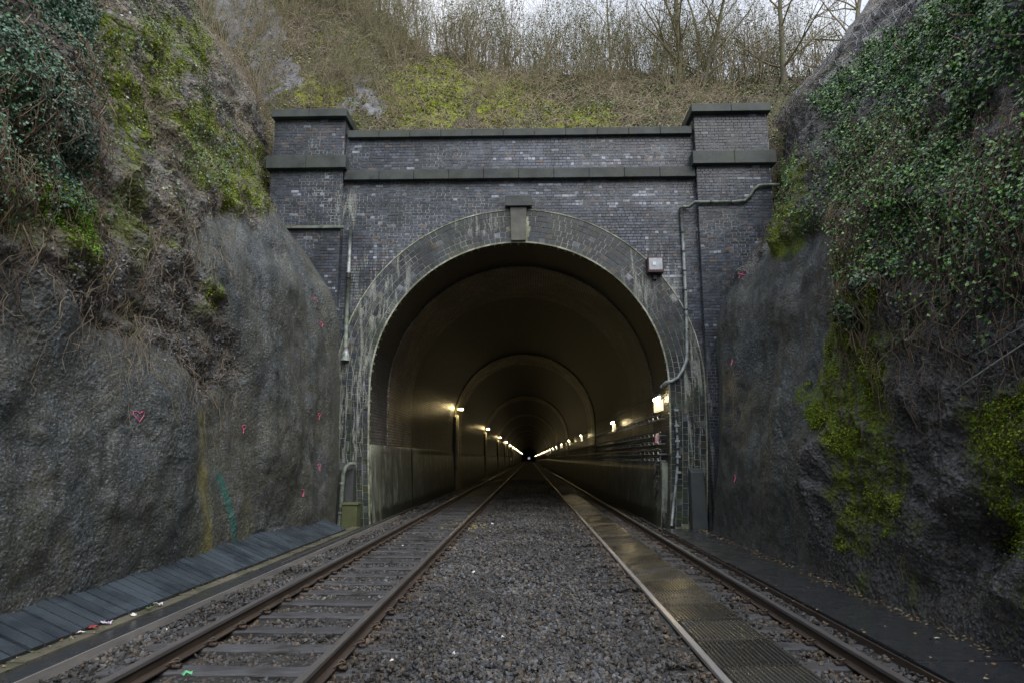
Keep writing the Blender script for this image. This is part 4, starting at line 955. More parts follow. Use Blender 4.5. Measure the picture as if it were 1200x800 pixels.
a = (np.arange(len(bx) - 1)[:, None] * len(by) + np.arange(len(by) - 1)[None]).ravel()
BF = np.stack([a, a + len(by), a + len(by) + 1, a + 1], 1)
tag(link('earth_bank', mesh_np('earth_bank', bf, BF, dict(moss=mo, rock=ro), True), BANKM), 'steep earth bank behind the parapet, mossy with leaf litter', kind='structure')
bank_bvh = BVHTree.FromPolygons(bf.tolist(), BF.tolist())
def bank_at(x, y):
    h = bank_bvh.ray_cast(Vector((x, y, 40)), Vector((0, 0, -1))); return h[0].z if h[0] else float(bank_z(np.array(x), np.array(y)))

# ------------------------------------------------------------------ vegetation helpers
def wall_pts(W, polys, n, r, clump=(.9, -.1), seed=0, jitter=22, inside=None):
    """indices of grid points of the wall seen inside image polygons, thinned into clumps"""
    u, v = W['u'], W['v']; f = W['P'].reshape(-1, 3); ju = fbm(f, 1.1, 3, 200 + seed).reshape(u.shape) * jitter; jv = fbm(f, 1.1, 3, 240 + seed).reshape(u.shape) * jitter
    m = np.zeros(u.shape, bool); uu = np.nan_to_num(u, nan=-9999.) + ju; vv = np.nan_to_num(v, nan=-9999.) + jv
    for pg in polys: m |= inpoly(uu, vv, pg)
    c = fbm(f, clump[0], 4, 300 + seed).reshape(u.shape); dens = np.where(m, sst(c, clump[1], clump[1] + .25), 0.)
    ar = np.linalg.norm(np.cross(np.gradient(W['P'], axis=0), np.gradient(W['P'], axis=1)), axis=2); wgt = (dens * ar).ravel()
    if wgt.sum() == 0: return np.zeros(0, int), np.zeros(0, int)
    idx = r.choice(len(wgt), n, p=wgt / wgt.sum()); return np.unravel_index(idx, u.shape)
def stems_on_wall(W, polys, n, length, r, off=(.03, .25), rad=(.004, .011), seed=0, name='stem', mat=ROOT, parent=None, label=None, wander=1.):
    i0, j0 = wall_pts(W, polys, n, r, (.7, -.25), seed); b = MB(); ny, nt_ = W['u'].shape
    for i, j in zip(i0, j0):
        L = int(r.uniform(*length) / .11); pts = []; fi, fj = float(i), float(j); di = r.normal() * .5 * wander; o_ = r.uniform(*off); dj = -1.6 if r.rand() < .8 else 1.3
        for k in range(L):
            a_, b_ = int(min(max(fi, 1), ny - 2)), int(min(max(fj, 1), nt_ - 2)); p = W['P'][a_, b_] + W['N'][a_, b_] * (o_ * (1 + .5 * math.sin(k * .7 + i)))
            pts.append(p + r.normal(size=3) * .025); di += r.normal() * .35 * wander; di *= .9; fi += di * 1.6; fj += dj * (1 + r.normal() * .4); o_ *= r.uniform(.93, 1.05)
        if len(pts) > 3:
            r0 = r.uniform(*rad); b.tube(pts, list(np.linspace(r0, r0 * .4, len(pts))), 3, False)
    return b.build(name, mat, parent, True)
IVYC = [(.045, .15, .022), (.075, .21, .03), (.018, .065, .014), (.12, .27, .045), (.03, .12, .05), (.19, .34, .06), (.01, .035, .01)]
IVYD = [(.012, .03, .02), (.02, .045, .03), (.03, .07, .045)]
def ivy(W, polys, n, label, seed, size=(.045, .085), cols=IVYC, off=.22, clump=(.9, -.2), stems=60, cat='ivy', name='ivy', droop=.5, rough=None):
    r = np.random.RandomState(seed); i, j = wall_pts(W, polys, n, r, clump, seed); P = W['P'][i, j]; N = W['N'][i, j]
    bulge = (.5 + .9 * fbm(P, 1.4, 3, seed))[:, None].clip(.05)
    Q = P + N * (r.rand(len(P), 1) ** .6 * off * bulge + .015) + r.normal(size=P.shape) * .03
    V, F, T = leaves(Q, N + np.array([0, -.2, .35]), size[0] * .7 + (size[1] * 1.1 - size[0] * .7) * r.rand(len(P)) ** 1.4, pal(cols, len(P), r, .4), r, droop)
    c = Vector(P.mean(0)); t = empty(name, c, label, cat)
    o = link('foliage', mesh_np('foliage', V - np.array(c), F, tint=T), LEAF if cat != 'moss' else MOSSM, t); tag(o, kind='stuff')
    if stems:
        o = stems_on_wall(W, polys, stems, (.6, 2.2), r, (.05, off), (.004, .010), seed, 'stem', ROOTD, t); o.matrix_parent_inverse = Matrix.Translation(-c); tag(o, kind='stuff')
    return t
# right side
ivy(WR, [[(955, 120), (1010, 75), (1075, 20), (1110, -60), (1400, -60), (1400, 60), (1300, 110), (1160, 110), (1120, 190), (1040, 250), (985, 220), (1000, 165)]], 56000, 'thick glossy ivy sheet on the upper dark rock face, running down from the slope netting', 1, (.028, .055), clump=(1.1, -.32), off=.34)
ivy(WR, [[(925, 190), (985, 140), (1000, 200), (960, 260), (915, 300), (905, 240)]], 3000, 'ivy trailing down beside the pilaster that carries the S bend pipe', 2, (.03, .06), clump=(1.2, -.1), off=.2)
ivy(WR, [[(980, 220), (1120, 170), (1280, 100), (1280, 330), (1150, 320), (1050, 330), (985, 290)]], 11000, 'patchy ivy with bare hanging stems below the thick ivy sheet', 3, (.026, .05), clump=(1.1, .0), off=.2, stems=150)
ivy(WR, [[(1000, 320), (1120, 340), (1115, 385), (1040, 400), (985, 350)]], 1900, 'small pale leaved bramble on the ledge above the moss streak', 4, (.03, .06), [(.09, .15, .08), (.07, .12, .05), (.13, .18, .11)], clump=(1.3, -.1), stems=30, cat='bramble', name='bramble', droop=.1)
# left side
ivy(WL, [[(-60, -60), (95, -60), (100, 30), (95, 100), (45, 125), (-60, 130)]], 30000, 'dense dark ivy in the highest outer corner of the sprayed concrete side', 5, (.022, .045), [(.02, .08, .035), (.035, .12, .05), (.07, .18, .10), (.012, .04, .02)], clump=(.8, -.4), off=.28)
ivy(WL, [[(40, 110), (100, 80), (115, 180), (100, 260), (60, 240), (20, 150)]], 5500, 'thin curtain of ivy hanging below the dense dark ivy', 6, (.022, .042), [(.03, .08, .05), (.06, .13, .09)], clump=(1.6, -.05), off=.15)
ivy(WL, [[(0, 150), (50, 170), (45, 300), (0, 330), (-60, 300), (-60, 150)]], 2600, 'sparse yellow green ivy low at the edge of the planked side', 7, (.022, .042), [(.05, .10, .02), (.09, .14, .03), (.03, .08, .04)], clump=(1.4, -.05), off=.15)
ivy(WL, [[(225, 60), (245, 60), (255, 130), (235, 140)], [(250, 165), (275, 170), (265, 230), (245, 225)]], 1400, 'narrow ivy strands between the bright moss patches near the pilaster', 8, (.035, .06), [(.05, .12, .06), (.04, .1, .05), (.08, .15, .09)], clump=(1.5, -.3), off=.12, stems=12)
ivy(WL, [[(100, 180), (215, 120), (300, 200), (230, 240), (140, 300)]], 1700, 'scattered ivy leaves and brambles on the bare rock above the concrete', 9, (.03, .055), [(.05, .11, .05), (.08, .12, .04), (.12, .15, .08)], clump=(1.3, .1), off=.15, stems=20)
ivy(WL, [[(110, -40), (230, -40), (240, 60), (180, 110), (110, 60)]], 5500, 'loose mixed ivy and grass on the rock beside the dense dark ivy', 10, (.03, .055), [(.06, .11, .02), (.1, .14, .03), (.04, .09, .04)], clump=(1.2, .0), off=.18, stems=30)
def strands(W, polys, n, length, label, seed, cols=IVYC, size=(.025, .05), off=(.08, .35), dens=22):
    r = np.random.RandomState(seed); i0, j0 = wall_pts(W, polys, n, r, (.9, -.2), seed); ny, nt_ = W['u'].shape; PP = []; b = MB()
    for i, j in zip(i0, j0):
        L = r.uniform(*length); st = int(L / .10); o_ = r.uniform(*off); fi, fj = float(i), float(j); pts = []; p = None
        for k in range(st):
            a_, b_ = int(min(max(fi, 1), ny - 2)), int(min(max(fj, 1), nt_ - 2)); q = W['P'][a_, b_] + W['N'][a_, b_] * o_ * (1 - .5 * k / st)
            pts.append(q + r.normal(size=3) * .015); fi += r.normal() * .5; fj -= 1.5
        if len(pts) < 3: continue
        b.tube(pts, .005, 3, False); pts = np.array(pts); m = int(dens * L); q = pts[r.randint(0, len(pts), m)]; PP.append(q + r.normal(size=(m, 3)) * .035)
    PP = np.concatenate(PP); c = Vector(PP.mean(0)); t = empty('ivy', c, label, 'ivy')
    V, F, T = leaves(PP, np.tile([[-.6 * np.sign(c.x), -.6, .5]], (len(PP), 1)), r.uniform(*size, len(PP)), pal(cols, len(PP), r, .4), r, .7)
    tag(link('foliage', mesh_np('foliage', V - np.array(c), F, tint=T), LEAF, t), kind='stuff')
    o = b.build('stem', ROOTD, t, True); o.matrix_parent_inverse = Matrix.Translation(-c); tag(o, kind='stuff')
strands(WR, [[(985, 170), (1100, 120), (1260, 60), (1260, 230), (1100, 260), (1000, 250)]], 330, (.5, 1.8), 'long ivy strands trailing down through the bare stems on the dark rock', 401)
strands(WR, [[(915, 180), (985, 140), (985, 230), (925, 270)]], 70, (.4, 1.1), 'short ivy strands trailing over the bright moss beside the pilaster', 402)
strands(WL, [[(-40, 60), (110, 40), (120, 130), (-40, 160)]], 190, (.4, 1.5), 'dark ivy strands hanging from the dense corner ivy', 403, [(.02, .08, .035), (.035, .12, .05), (.07, .18, .10), (.012, .04, .02)], (.018, .038))
strands(WL, [[(120, 20), (300, 60), (300, 180), (160, 150)]], 60, (.3, 1.0), 'thin pale green creeper strands between the moss patches on the rock', 404, [(.09, .18, .05), (.14, .24, .06)], (.02, .04), (.03, .12))
# moss tufts (small standing leaves) over the mossy parts
def mossmat(W, polys, n, label, seed, cols=[(.22, .30, .012), (.14, .20, .008), (.32, .38, .02), (.06, .09, .006)]):
    return ivy(W, polys, int(n * 2.6), label, seed, (.009, .026), cols, .03, (2.4, -.05), 0, 'moss', 'moss_patch', .15)
mossmat(WR, [R_MOSS[0]], 5000, 'bright moss on the rock edge beside the ivy-side pilaster', 21)
mossmat(WR, [R_MOSS[1]], 15000, 'long diagonal moss streak down the dark wet rock', 22, [(.17, .25, .008), (.09, .14, .006), (.28, .36, .012), (.03, .04, .005)])
mossmat(WR, [R_MOSS[2]], 5000, 'moss patch low on the wet rock at the picture edge', 23, [(.14, .21, .008), (.07, .11, .006), (.23, .30, .012)])
mossmat(WL, [L_MOSS[0]], 3500, 'vivid green moss cushion under the ivy curtain', 24, [(.16, .32, .01), (.10, .22, .008), (.05, .10, .006)])
mossmat(WL, [L_MOSS[1], L_MOSS[6]] + L_MOSS[7:], 6500, 'yellow green moss high on the rock beside the netting strip', 25)
mossmat(WL, [L_MOSS[2], L_MOSS[3]], 5200, 'bright yellow moss on layered rock beside the rock-side pilaster', 26)
def rock_litter(W, polys, n, label, seed, cols, size=(.02, .05)):
    r = np.random.RandomState(seed); i, j = wall_pts(W, polys, n, r, (1.3, -.2), seed); P = W['P'][i, j]; N = W['N'][i, j]
    V, F, T = leaves(P + N * r.uniform(.005, .06, (n, 1)), N, r.uniform(*size, n), pal(cols, n, r), r, .2, 1.5); tag(link('rock_litter', mesh_np('rock_litter', V, F, tint=T), MOSSM), label, kind='stuff')
rock_litter(WL, [[(0, 290), (215, 290), (262, 370), (285, 440), (242, 478), (200, 440), (150, 402), (90, 362), (0, 320)]], 6000, 'grey stone chips and dead leaves over the broken edge above the sprayed concrete', 93, [(.10, .11, .12), (.16, .17, .19), (.05, .05, .05), (.13, .10, .07), (.24, .25, .27)], (.015, .035))
rock_litter(WL, [[(-400, -400), (420, -400), (400, 140), (318, 130), (312, 262), (240, 242), (205, 300), (0, 280), (-400, 250)]], 24000, 'dead leaves, flakes and chips over the rock above the sprayed concrete', 91, [(.26, .21, .14), (.36, .30, .21), (.12, .09, .06), (.36, .38, .40), (.19, .26, .05), (.13, .18, .04), (.05, .045, .04)])
rock_litter(WR, [[(985, 260), (1300, 300), (1300, 900), (1150, 800), (960, 680), (985, 470)]], 12000, 'wet stone flakes and dead leaves over the dark rock face', 92, [(.06, .072, .085), (.03, .032, .034), (.12, .135, .15), (.09, .07, .05), (.05, .07, .015)], (.01, .028))
# dead stems and roots hanging on both faces
r = np.random.RandomState(50)
for W, polys, nn_, lab, sd_ in ((WL, [[(95, 60), (320, 20), (318, 260), (240, 250), (200, 330), (120, 300), (60, 200)]], 430, 'tangle of dead stems and roots over the rock above the sprayed concrete', 51),
                         (WL, [[(0, 250), (110, 300), (200, 260), (260, 330), (270, 420), (240, 470), (150, 400), (60, 340), (0, 300)]], 150, 'dry twigs and loose roots along the top of the sprayed concrete', 52),
                         (WR, [[(960, 160), (1280, 60), (1280, 420), (1000, 420), (975, 300)]], 330, 'curtain of bare hanging stems through the ivy on the dark rock', 53),
                         (WL, [[(200, -60), (420, -60), (400, 130), (318, 125), (250, 60)]], 330, 'dead bramble stems over the netting strip above the pilaster', 54)):
    o = stems_on_wall(W, polys, nn_, (.5, 1.9), np.random.RandomState(sd_), (.02, .16), (.003, .0075), sd_, 'dead_stems', ROOTD if W is WR else ROOT)
    tag(o, lab, 'dead stems', kind='stuff')

# rockfall netting on the grey strips
def netting(W, poly, label, step=7):
    b = MB(); u, v = W['u'], W['v']; f = W['P'] + W['N'] * .04; ny, nt_ = u.shape
    ins = inpoly(np.nan_to_num(u, nan=-9999), np.nan_to_num(v, nan=-9999), poly)
    for sgn in (1, -1):
        for k in range(-400, 900, step):
            run = []
            for j in range(0, nt_, 2):
                i = k + sgn * int(j * 1.0)
                if 0 <= i < ny and ins[i, j]: run.append(f[i, j] + rng.normal(size=3) * .003)
                else:
                    if len(run) > 3: b.tube(run, .010, 3, False)
                    run = []
            if len(run) > 3: b.tube(run, .010, 3, False)
    tag(b.build('rockfall_netting', NET, None, True), label, 'netting')
netting(WR, [(895, 165), (905, 128), (940, 100), (1035, 0), (1060, -60), (1120, -60), (1090, 0), (1000, 80), (950, 130), (925, 190)], 'grey wire netting pinned over the slope beside the ivy sheet')
netting(WL, [(170, -60), (260, -60), (350, 130), (315, 130), (290, 90)], 'grey wire netting strip on the rock rising beyond the dead stems')

# bank ground plants
r = np.random.RandomState(60)
def bank_scatter(polys, n, size, cols, seed, zoff=.08, clump=(1.2, -.1), name='undergrowth', label='', cat=None, droop=.1, mat=LEAF, kind='stuff'):
    r = np.random.RandomState(seed); f = bf; m = np.zeros(len(f), bool)
    for pg in polys: m |= inpoly(bu2, bv2, pg)
    c = fbm(f, clump[0], 3, seed); wgt = np.where(m & (f[:, 1] < 27), sst(c, clump[1], clump[1] + .2), 0); idx = r.choice(len(f), n, p=wgt / wgt.sum())
    P = f[idx] + r.normal(size=(n, 3)) * .05; P[:, 2] += r.rand(n) ** 1.5 * zoff; Nn = np.tile(np.array([[0, -.5, .8]]), (n, 1))
    V, F, T = leaves(P, Nn, r.uniform(*size, n), pal(cols, n, r), r, droop); return tag(link(name, mesh_np(name, V, F, tint=T), mat), label, cat, None, kind)
FULLB = [(280, -80), (1000, -80), (1000, 175), (280, 175)]
bank_scatter([FULLB], 26000, (.03, .07), [(.12, .085, .05), (.19, .14, .085), (.04, .028, .018), (.30, .25, .18), (.02, .016, .01)], 61, .10, (1., -.3), 'leaf_litter', 'brown leaf litter over the earth bank')
bank_scatter([[(620, 85), (960, 80), (930, 170), (620, 165)]], 12000, (.04, .085), [(.09, .17, .025), (.17, .26, .035), (.035, .075, .018), (.2, .18, .07), (.02, .04, .01)], 62, .30, (1.1, -.15), 'undergrowth', 'low green brambles and weeds on the bank above the arch crown')
bank_scatter([[(330, 60), (640, 60), (640, 165), (330, 165)]], 5500, (.04, .08), [(.18, .25, .03), (.26, .32, .04), (.10, .15, .03)], 63, .2, (1.3, .02), 'undergrowth', 'thin weeds among moss on the bank above the rock-side pilaster')
bank_scatter(BMOSS + [[(250, 30), (330, 60), (330, 120), (270, 90)], [(360, 20), (440, 40), (430, 80), (370, 60)]], 16000, (.03, .055), [(.26, .31, .015), (.19, .24, .012), (.34, .38, .025), (.07, .08, .02)], 64, .08, (2.2, .02), 'moss', 'yellow green moss cushions on the bank', mat=MOSSM)
# arching dead stems on the bank
b = MB()
for k in range(4200):
    x = r.uniform(-11, 8.4) if k % 3 else [-7.2, -5.0, -1.2, .4, 3.3, 6.5, -9][k % 7] + r.normal() * .5; y = r.uniform(20.1, 25.5); z = float(bank_z(np.array(x), np.array(y))); L = r.uniform(.3, 1.1); a_ = r.uniform(0, 6.28); h_ = r.uniform(.05, .45)
    pts = [(x + math.cos(a_) * L * q, y + math.sin(a_) * L * q * .5, z + .05 + h_ * math.sin(q * 2.6) - (.3 * q if math.sin(a_) < 0 else -.3 * q) * .6) for q in (0, .2, .4, .6, .8, 1)]
    pts = [tuple(np.array(p) + r.normal(size=3) * .03) for p in pts]; r0 = r.uniform(.005, .011); b.tube(pts, [r0, r0, r0 * .9, r0 * .8, r0 * .6, r0 * .4], 3, False)
tag(b.build('dead_bramble_stems', BARKB, None, True), 'dry arching bramble stems scattered over the bank', kind='stuff')

# bare shrubs and saplings
def grow(b, p, d, L, r0, r, depth, leafpts=None, nb=3, gnarl=.25, up=.12, sides=3):
    n = 5; pts = [p]; q = Vector(p); dd = Vector(d).normalized()
    for k in range(n):
        dd = (dd + Vector(r.normal(size=3)) * gnarl * .35 + Vector((0, 0, up * .4))).normalized(); q = q + dd * (L / n); pts.append(q.copy())
    rs = list(np.linspace(r0, r0 * .45, n + 1)); b.tube(pts, rs, sides if depth < 2 else 5, False)
    if depth <= 0:
        if leafpts is not None: leafpts += [tuple(x) for x in pts[1:]]
        return
    for k in range(nb):
        f = r.uniform(.25, 1.); i = min(n - 1, int(f * n)); bp = pts[i].lerp(pts[i + 1], f * n - i)
        side = Vector(r.normal(size=3)); side = (side - side.dot(dd) * dd).normalized(); nd = (dd * .9 + side * r.uniform(.45, .95)).normalized()
        grow(b, bp, nd, L * r.uniform(.45, .72), max(.003, rs[i] * .62), r, depth - 1, leafpts, nb, gnarl, up, sides)
def shrub_proto(seed, nst, H, rad, depth, leafn, cols, spread=.35):
    r = np.random.RandomState(seed); b = MB(); lp = []
    for k in range(nst):
        a_ = r.uniform(0, 6.28); s_ = r.uniform(0, spread); grow(b, Vector((math.cos(a_) * s_ * .6, math.sin(a_) * s_ * .6, -.1)), Vector((math.cos(a_) * s_, math.sin(a_) * s_, 1)), H * r.uniform(.6, 1.1), rad * r.uniform(.6, 1.2), r, depth, lp, 3 if depth > 1 else 4, .45, .13)
    st = b.mesh('stem', True); st.materials.append(BARK); lm = None
    if leafn:
        lp = np.array(lp); idx = r.randint(0, len(lp), leafn); P = lp[idx] + r.normal(size=(leafn, 3)) * .05
        V, F, T = leaves(P, np.tile([[0, 0, 1.]], (leafn, 1)), r.uniform(.025, .06, leafn), pal(cols, leafn, r), r, .1); lm = mesh_np('foliage', V, F, tint=T); lm.materials.append(LEAF)
    return st, lm
GRN = [(.20, .24, .06), (.28, .30, .08), (.14, .19, .06)]
SH = [shrub_proto(101, 12, 3.0, .017, 2, 260, GRN, .55), shrub_proto(102, 12, 2.4, .014, 2, 0, GRN, .8), shrub_proto(103, 9, 3.6, .02, 2, 500, GRN, .5),
      shrub_proto(104, 14, 2.0, .012, 1, 250, GRN, .7), shrub_proto(105, 5, 3.9, .024, 2, 150, GRN, .4), shrub_proto(106, 12, 2.7, .015, 2, 900, [(.14, .22, .05), (.22, .30, .08)], .7)]
def put_shrub(k, x, y, s_, rz, label, group):
    st, lm = SH[k]; t = empty('bare_shrub', (x, y, bank_at(x, y)), label, 'shrub', group); t.scale = (s_,) * 3; t.rotation_euler.z = rz
    a = link('stem', st, None, t)
    if lm: tag(link('foliage', lm, None, t), kind='stuff')
r = np.random.RandomState(70)
for k in range(84):
    x = -11 + 23.2 * ((k + r.uniform(0, 1)) / 84); put_shrub([0, 2, 4, 1, 5, 0][k % 6], x, r.uniform(24.2, 26.2), r.uniform(.8, 1.15), r.uniform(0, 6.28), 'bare upright shrub in the thicket along the bank top', 'bare shrubs along the crest of the bank')
for k in range(80):
    x = r.uniform(-12, 14); put_shrub(int(r.randint(0, 6)), x, r.uniform(26.5, 31), r.uniform(.9, 1.3), r.uniform(0, 6.28), 'leafless shrub standing further back behind the thicket', 'shrubs behind the crest of the bank')
for k, (x, y) in enumerate([(r.uniform(-11.5, -4.2), r.uniform(20.8, 25.2)) for _ in range(34)] + [(r.uniform(-4, 7), r.uniform(22, 25)) for _ in range(12)] + [(-6.9, 21.6), (-7.6, 22.6), (-5.6, 23.2), (-2.0, 22.2), (.3, 23.0), (6.6, 22.4), (-8.6, 23.6), (-4.4, 24.0), (3.4, 23.6)]):
    put_shrub([3, 1, 5][k % 3], x, y, r.uniform(.4, .75), r.uniform(0, 6.28), 'small twiggy shrub rooted low on the bank face', 'small shrubs on the bank face')
for k in range(14):   # left slope above the netting
    x = -9.2 - r.uniform(0, 3.5); y = r.uniform(20.5, 26); st, lm = SH[[1, 3, 0][k % 3]]; h = WL['bvh'].ray_cast(Vector((x, y, 40)), Vector((0, 0, -1)))
    z = max(h[0].z if h[0] else 0, bank_at(x, y)); t = empty('bare_shrub', (x, y, z), 'dry shrub on the slope above the wire netting strip', 'shrub', 'shrubs on the rock slope'); t.rotation_euler.z = r.uniform(0, 6.28)
    link('stem', st, None, t)
    if lm: tag(link('foliage', lm, None, t), kind='stuff')

def tree(x, y, H, r0, seed, label, lean=(0, 0), forks=1, ivyn=0, depth=4):
    r = np.random.RandomState(seed); z = bank_at(x, y) - .2; t = empty('bare_tree', (x, y, z), label, 'tree'); b = MB(); lp = []; cb = MB()
    n = 9; pts = []; q = Vector((0, 0, 0)); d = Vector((lean[0], lean[1], 1)).normalized()
    for k in range(n + 1): pts.append(q.copy()); d = (d + Vector(r.normal(size=3)) * .05).normalized(); q = q + d * (H / n)
    rs = list(np.linspace(r0, r0 * .35, n + 1)); b.tube(pts, rs, 9, False); b.build('trunk', BARK2, t, True)
    for k in range(15):
        i = int(r.uniform(.12, 1) * (n - 1)); side = Vector((r.normal(), r.normal(), 0)).normalized(); nd = (d * .65 + side * r.uniform(.6, 1.1)).normalized()
        grow(cb, pts[i], nd, H * r.uniform(.25, .42), rs[i] * .45, r, depth - 1, lp, 3, .3, .05, 4)
    cb.build('crown', BARK, t, True)
    if ivyn:
        idx = r.randint(0, n - 2, ivyn); P = np.array([tuple(pts[i].lerp(pts[i + 1], r.rand())) for i in idx]) + r.normal(size=(ivyn, 3)) * r0 * 1.1
        V, F, T = leaves(P, r.normal(size=(ivyn, 3)), r.uniform(.05, .09, ivyn), pal([(.09, .13, .04), (.13, .16, .05)], ivyn, r), r); tag(link('ivy', mesh_np('ivy', V, F, tint=T), LEAF, t), kind='stuff')
tree(6.2, 24.6, 7.5, .13, 201, 'many branched bare tree above the ivy-side pilaster', (-.03, 0), 3, 500)
tree(7.0, 24.4, 6.5, .09, 206, 'thinner bare tree leaning outward beside the many branched tree', (.3, 0))
tree(10.2, 24.2, 7.5, .12, 202, 'pale straight trunked bare tree at the top of the netted slope', (.03, 0))
tree(12.6, 24.0, 6.5, .13, 203, 'leaning bare tree at the ivy-side top corner', (.25, -.05))
tree(8.4, 27.5, 7, .10, 204, 'slender bare tree farther back between the trunks', (-.1, 0))
tree(3.6, 27, 6, .08, 205, 'slim bare sapling tree on the crest above the arch', (.05, 0))
tree(-6.6, 27, 6, .07, 207, 'slim bare tree behind the thicket on the concrete side', (.05, 0))
# dark evergreen hedge masses behind
def hedge(x0, x1, y, h, n, seed, label, cols):
    r = np.random.RandomState(seed); P = np.stack([r.uniform(x0, x1, n), y + r.normal(size=n) * .6, r.rand(n) ** .8], 1); top = h * (.65 + .5 * fbm(np.stack([P[:, 0], P[:, 0] * 0, P[:, 0] * 0], 1), .6, 3, seed)); P[:, 2] = bank_z(P[:, 0], P[:, 1]) + P[:, 2] * top
    V, F, T = leaves(P, r.normal(size=(n, 3)) + np.array([0, -.4, .4]), r.uniform(.06, .12, n), pal(cols, n, r), r); t = empty('hedge', ((x0 + x1) / 2, y, 16), label, 'hedge')
    o = link('foliage', mesh_np('foliage', V - np.array([(x0 + x1) / 2, y, 16]), F, tint=T), LEAF, t); tag(o, kind='stuff')
    b = MB()
    for k in range(40): x = r.uniform(x0, x1) - (x0 + x1) / 2; b.tube([(x, 0, -1), (x + r.normal() * .2, r.normal() * .3, h * .7)], [.03, .01], 4, False)
    b.build('stem', BARK, t)
hedge(2.5, 13, 29, 2.4, 9000, 301, 'dark evergreen hedge behind the bare trees', [(.03, .045, .018), (.05, .07, .025), (.07, .09, .03)])
hedge(-6, 2.5, 30, 1.8, 7000, 302, 'low brownish hedge line behind the thicket above the arch', [(.06, .06, .03), (.09, .09, .04), (.05, .065, .025)])
hedge(-13, -5.5, 28, 2.6, 6000, 303, 'brown green hedge behind the thicket above the rock-side pilaster', [(.08, .08, .04), (.11, .11, .045), (.07, .075, .03)])

# ------------------------------------------------------------------ spray marks on the walls
def wall_hit(W, u, v):
    d = Vector(pray(u, v)); h = W['bvh'].ray_cast(Vector(CAMP), d); return h[0], h[1]
def mark(W, u, v, px, strokes, wd=.02):
    p, nrm = wall_hit(W, u, v)
    if p is None: return
    nrm = Vector(nrm)
    if nrm.dot(Vector(CAMP) - p) < 0: nrm = -nrm
    upv = Vector((0, 0, 1)) - nrm * nrm.z; upv.normalize(); rt_ = upv.cross(nrm); rt_.normalize()
    dist = (p - Vector(CAMP)).length; sc_ = .85 * px / FPX * dist; fs = max(.35, abs(rt_.dot(Vector(RT)))); b = MB()
    for st in strokes:
        pts = []
        for (a, c) in st:
            q = p + rt_ * (a * sc_ * .62 / fs) + upv * (c * sc_); h = W['bvh'].find_nearest(q); pts.append(h[0] + nrm * .012)
        b.tube(pts, wd * .6, 5)
    o = b.build('spray_mark', PINK, W['o'], True); o['label'] = 'pink spray paint mark'
HEART = [[(0, .25), (-.2, .5), (-.42, .42), (-.42, .1), (-.2, -.25), (0, -.6), (.2, -.25), (.42, .1), (.42, .42), (.2, .5), (0, .25)]]
LOOP = [[(-.25, .4), (.25, .4), (.3, .1), (0, -.1), (-.3, .1), (-.25, .4)], [(0, -.1), (.0, -.7)]]
LOOPH = [[(0, -.1), (-.22, .2), (-.2, .45), (0, .5), (.2, .45), (.22, .2), (0, -.1), (0, -.65)]]
EX = [[(-.5, .4), (.5, -.4)], [(-.5, -.4), (.5, .4)], [(-.5, .4), (-.3, -.3)]]
DASH = [[(-.1, .5), (.1, .1), (-.05, -.5)]]
for u, v, px, st, wd in ((163, 487, 12, HEART, .010), (285, 502, 9, LOOPH, .012), (370, 350, 8, EX, .012), (376, 380, 8, HEART, .014), (374, 487, 8, LOOPH, .013), (374, 547, 8, LOOPH, .013), (355, 577, 9, DASH, .022)):
    mark(WL, u, v, px, st, wd)
for u, v, px, st, wd in ((870, 322, 8, EX, .018), (858, 424, 8, DASH, .022), (862, 560, 9, DASH, .024)): mark(WR, u, v, px, st, wd)
# loose cables on the right face, a pale stick
for (u0, v0, u1, v1, lab) in ((1132, 457, 1230, 392, 'pale loose cable strung across the mossy wet rock'), (1152, 418, 1230, 372, 'thin upper loose cable above the pale one on wet rock')):
    p0, _ = wall_hit(WR, u0, v0); p1, _ = wall_hit(WR, u1, v1)
    if p0 and p1:
        q = [p0.lerp(p1, k / 8) + Vector((-.12 - .1 * math.sin(k / 8 * 3.14), 0, -.06 * math.sin(k / 8 * 3.14))) for k in range(9)]
        thing_mesh('loose_cable', MB().tube(q, .009 if v0 > 440 else .005, 5), GALV, lab, 'cable')
p0, _ = wall_hit(WR, 1068, 640); p1, _ = wall_hit(WR, 1062, 680)
if p0 and p1: thing_mesh('stick', MB().tube([p0 + Vector((-.05, 0, 0)), p0.lerp(p1, .5) + Vector((-.1, 0, 0)), p1 + Vector((-.04, 0, 0))], .007, 5), BARK, 'thin pale stick standing against the foot of the wet rock', 'stick')

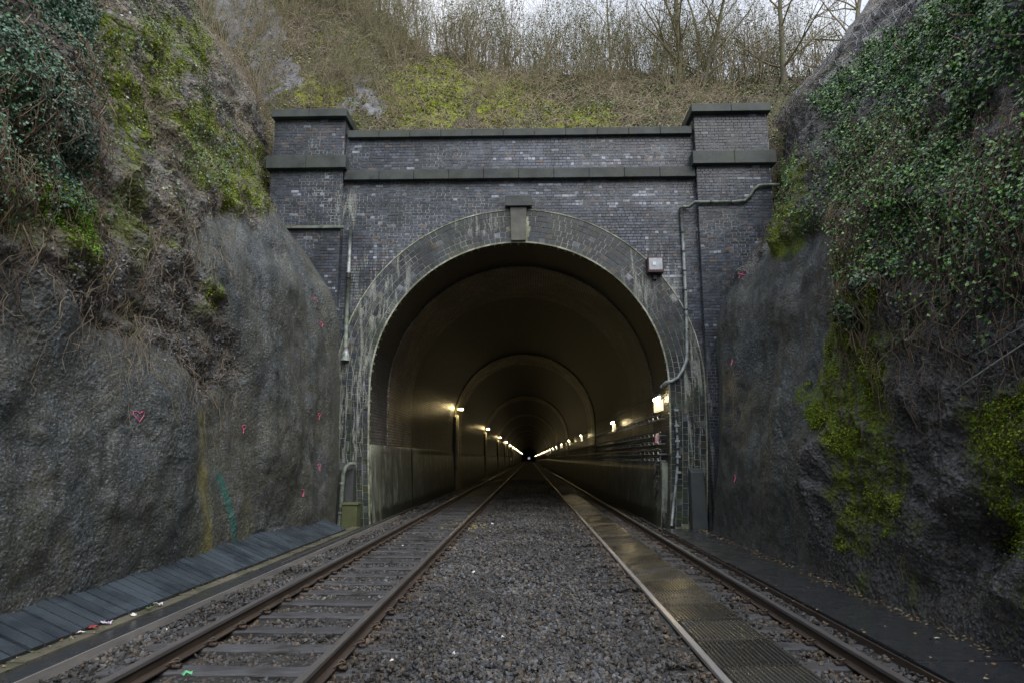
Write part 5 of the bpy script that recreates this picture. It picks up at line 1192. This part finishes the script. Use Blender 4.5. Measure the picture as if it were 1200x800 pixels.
# ------------------------------------------------------------------ litter and fallen leaves
n = 700; r = np.random.RandomState(80)
yl = r.uniform(5, 18.5, n); xl = np.where(r.rand(n) < .82, 4.66 - np.abs(r.normal(size=n)) * .10, r.uniform(3.3, 4.6, n)); P = np.stack([xl, yl, np.full(n, -.025) + r.rand(n) * .02], 1)
V, F, T = leaves(P, np.tile([[0, 0, 1.]], (n, 1)), r.uniform(.02, .05, n), pal([(.16, .10, .05), (.24, .17, .09), (.10, .06, .035), (.30, .26, .16)], n, r), r, 0, 1.2, .4)
tag(link('fallen_leaves', mesh_np('fallen_leaves', V, F, tint=T), MOSSM), 'brown fallen leaves along the black walkway and rock foot', kind='stuff')
n = 260; P = np.stack([-4.68 + r.normal(size=n) * .08, r.uniform(5.5, 16, n), np.full(n, .062)], 1)
V, F, T = leaves(P, np.tile([[0, 0, 1.]], (n, 1)), r.uniform(.015, .04, n), pal([(.14, .09, .05), (.25, .2, .13), (.10, .12, .04)], n, r), r, 0, 1.2, .5)
tag(link('fallen_leaves', mesh_np('fallen_leaves', V, F, tint=T), MOSSM), 'dead leaves and scraps on the concrete trough lids', kind='stuff')
def scrap(x, y, z, s, col, label):
    m_ = MATS.get('scrap_%d' % int(col[0] * 100 + col[1] * 10)) or m_plain('scrap_%d' % int(col[0] * 100 + col[1] * 10), col, .5, .15); b = MB(); rr = random.Random(x * 7 + y); V = []; K = 4
    for i in range(K):
        for j in range(K): V.append((s * (i / (K - 1) - .5) + rr.uniform(-.1, .1) * s, s * .7 * (j / (K - 1) - .5) + rr.uniform(-.1, .1) * s, rr.uniform(0, .45) * s))
    b.V = V; b.F = [(i * K + j, (i + 1) * K + j, (i + 1) * K + j + 1, i * K + j + 1) for i in range(K - 1) for j in range(K - 1)]
    o = b.build('crumpled_wrapper', m_, None, True); o.location = (x, y, z); sol = o.modifiers.new('s', 'SOLIDIFY'); sol.thickness = .003; tag(o, label, 'litter', 'scraps of litter')
scrap(-4.66, 7.55, .06, .10, (.62, .55, .68), 'pale lilac crumpled wrapper on the trough lid'); scrap(-4.68, 7.35, .06, .09, (.30, .04, .05), 'dark red crumpled wrapper beside the pale lilac one')
scrap(-4.68, 7.15, .06, .07, (.7, .66, .64), 'white scrap nearest along the trough lid'); scrap(-4.60, 7.95, .06, .06, (.75, .75, .72), 'small white scrap past the lilac wrapper')
scrap(-4.62, 8.5, .06, .09, (.72, .7, .7), 'torn white paper farthest along the trough lid'); scrap(-4.62, 8.3, .06, .07, (.12, .2, .07), 'green scrap on the trough lid')
scrap(-2.95, 6.0, .02, .09, (.15, .5, .25), 'bright green wrapper between the rails by the near sleeper')
scrap(4.3, 7.5, -.02, .05, (.5, .6, .45), 'pale green scrap on the black mat near the wet rock')
